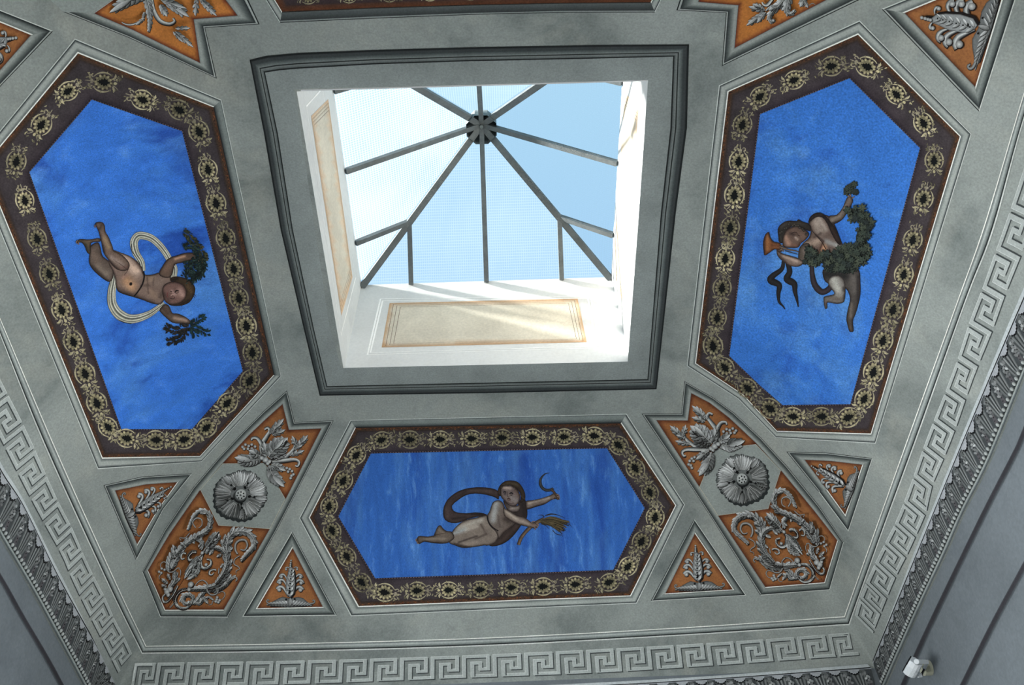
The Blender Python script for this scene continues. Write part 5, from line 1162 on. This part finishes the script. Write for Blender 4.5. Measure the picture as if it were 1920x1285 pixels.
limb(a, G, sc, [(865,605),(890,560),(910,500),(932,458),(990,440),(1035,470),(1062,530),(1130,560),(1200,620),(1180,680),(1120,730),(1040,790),(990,850),(960,780),(900,720),(868,660)],
     (110,98,90), [(960,470,930,650,44,(168,170,168),.85),(1000,700,970,820,30,(122,110,102),.6),(1060,640,1160,680,40,(60,50,46),.85),(980,600,1000,720,14,(74,64,60),.6),(1040,760,1100,720,22,(96,82,74),.6)])
a.stroke(G([(868,612),(880,670),(920,725),(985,768)]), 2.8, [(28,24,26),(28,24,26)], 2, (1,0.7), 5)
limb(a, G, sc, [(1035,442),(1080,470),(1160,500),(1215,490),(1215,540),(1180,570),(1120,566),(1065,525)], (104,92,86), [(1110,530,1190,520,20,(160,148,138),.7),(1060,470,1100,520,14,(60,50,46),.7)], 2.0)
limb(a, G, sc, [(1012,300),(1060,284),(1140,290),(1200,348),(1216,430),(1172,500),(1110,502),(1044,442),(1008,390)],
     (110,96,92), [(1050,305,1110,310,22,(190,170,158),.85),(1130,420,1180,450,34,(140,132,128),.8),(1040,340,1060,380,18,(80,72,76),.7),(1080,400,1100,440,18,(120,108,102),.6),(1160,340,1200,400,14,(100,80,70),.6)], 1.8)
for p, w, c in (([(1035,358),(1052,350),(1070,360)],2.4,(26,22,26)),([(1042,372),(1058,374),(1068,368)],1.4,(40,34,36)),([(1102,372),(1122,362),(1142,374)],2.6,(26,22,26)),([(1108,386),(1124,388),(1138,382)],1.4,(40,34,36)),([(1085,350),(1078,390),(1088,408),(1100,402)],1.5,(70,60,58)),([(1076,430),(1095,424),(1116,432)],2.2,(60,40,38)),([(1082,440),(1100,446),(1114,440)],1.4,(90,68,64)),([(1090,462),(1120,478),(1150,470)],1.4,(74,64,60))): a.stroke(G(p), w, [c, c], 1.5, (0.6,0.6), 4, mid=(0.5,1.1))
limb(a, G, sc, [(1036,520),(1100,552),(1180,600),(1260,622),(1332,672),(1385,682),(1398,716),(1376,742),(1330,732),(1250,712),(1170,692),(1085,640),(1044,600)],
     (128,114,104), [(1070,560,1180,640,22,(186,172,156),.85),(1200,650,1300,690,18,(164,150,138),.8),(1080,640,1240,712,8,(50,40,38),.85),(1340,700,1380,715,14,(130,104,92),.7)])
for p in ([(1385,690),(1410,700),(1400,722)],[(1380,705),(1400,722),(1388,738)],[(1365,725),(1380,745),(1366,752)],[(1335,680),(1352,665),(1372,668)],[(1600,380),(1622,384),(1632,404)],[(1606,400),(1630,410),(1630,430)],[(1575,400),(1560,420),(1575,436)],[(120,850),(112,866),(124,880)],[(130,876),(128,896),(146,902)]): a.stroke(G(p), 2.4, [(56,44,40),(150,126,112),(66,52,46)], 1.6, (1,0.6), 3)
b3 = tag(a.build('putto', M['paint'], PF), 'reclining nude child stretched to the right')
a = Acc('vault', 4.8)
limb(a, G, sc, [(1012,395),(985,385),(978,340),(1000,285),(1050,242),(1120,230),(1192,248),(1242,308),(1270,382),(1262,440),(1215,470),(1222,400),(1200,345),(1140,292),(1090,282),(1030,292),(1012,330)],
     (62,52,40), [(1080,260,1180,280,20,(88,76,58),.7),(1200,300,1250,400,18,(50,40,32),.7),(990,330,1000,370,10,(86,70,58),.7),(1230,420,1260,440,12,(34,28,24),.8)], 2.0)
for k in range(18):
    t = k/17; c = G([(1005+245*t+rnd.uniform(-6,6), 300-50*math.sin(PI*min(1,t*1.3))+110*t*t+rnd.uniform(-10,10))])[0]; a.stroke([c, (c[0]+3.5, c[1]+1.5+3*t)], 1.3, [(36,30,24), (84,72,54)], 2, (1, .5), 1)
a.build('hair', M['paint'], b3)
a = Acc('vault', 4.8)
a.stroke(G([(1528,150),(1480,160),(1438,205),(1428,260),(1450,310),(1495,335),(1545,328),(1565,312)]), 6.0, [(24,24,26),(64,66,68),(26,26,28)], 2, (0.1, 0.8), 6, mid=(0.5, 1.0))
a.stroke(G([(1545,330),(1570,350),(1600,395),(1618,436)]), 4.0, [(40,30,26),(90,70,54),(40,30,26)], 2, (1.1, 1), 3)
a.build('sickle', M['paint'], PF)
a = Acc('vault', 5.2)
a.stroke(G([(1198,915),(1225,840),(1280,770),(1350,705),(1400,672),(1470,640)]), 7.2, [(36,28,26),(84,68,56),(120,100,80),(50,40,34)], 2, (0.9, 1), 5)
WC = [(40,35,28),(66,58,42),(96,84,58),(26,24,20),(54,47,35),(122,106,74)]
for k in range(150):
    f = k/149; y1 = 655+f*140; x1 = 1752-f*92; r_ = rnd.uniform(0.5, 1.0)
    a.stroke(G([(1440+rnd.uniform(-20,20), 655+f*22), (1540+rnd.uniform(-10,10), 615+f*95), (1440+(x1-1440)*r_+20*rnd.random(), 640+(y1-640)*r_+rnd.uniform(-14,14))]), 2.0, [rnd.choice(WC), rnd.choice(WC)], 4, (0.8, 0.6), 3); a.z -= a.inc*0.9
for p in ([(1470,620),(1450,598),(1405,598)],[(1500,600),(1560,588),(1620,600),(1690,630)],[(1440,690),(1490,710),(1520,745)],[(1620,740),(1650,790),(1665,830)],[(1480,605),(1530,585),(1600,588)],[(1560,760),(1600,800),(1660,810)],[(1700,690),(1740,700),(1765,730)]): a.stroke(G(p), 1.6, [(34,30,28),(60,52,40)], 2, (1,0.3), 4)
a.build('wheat_sheaf', M['paint'], PF)
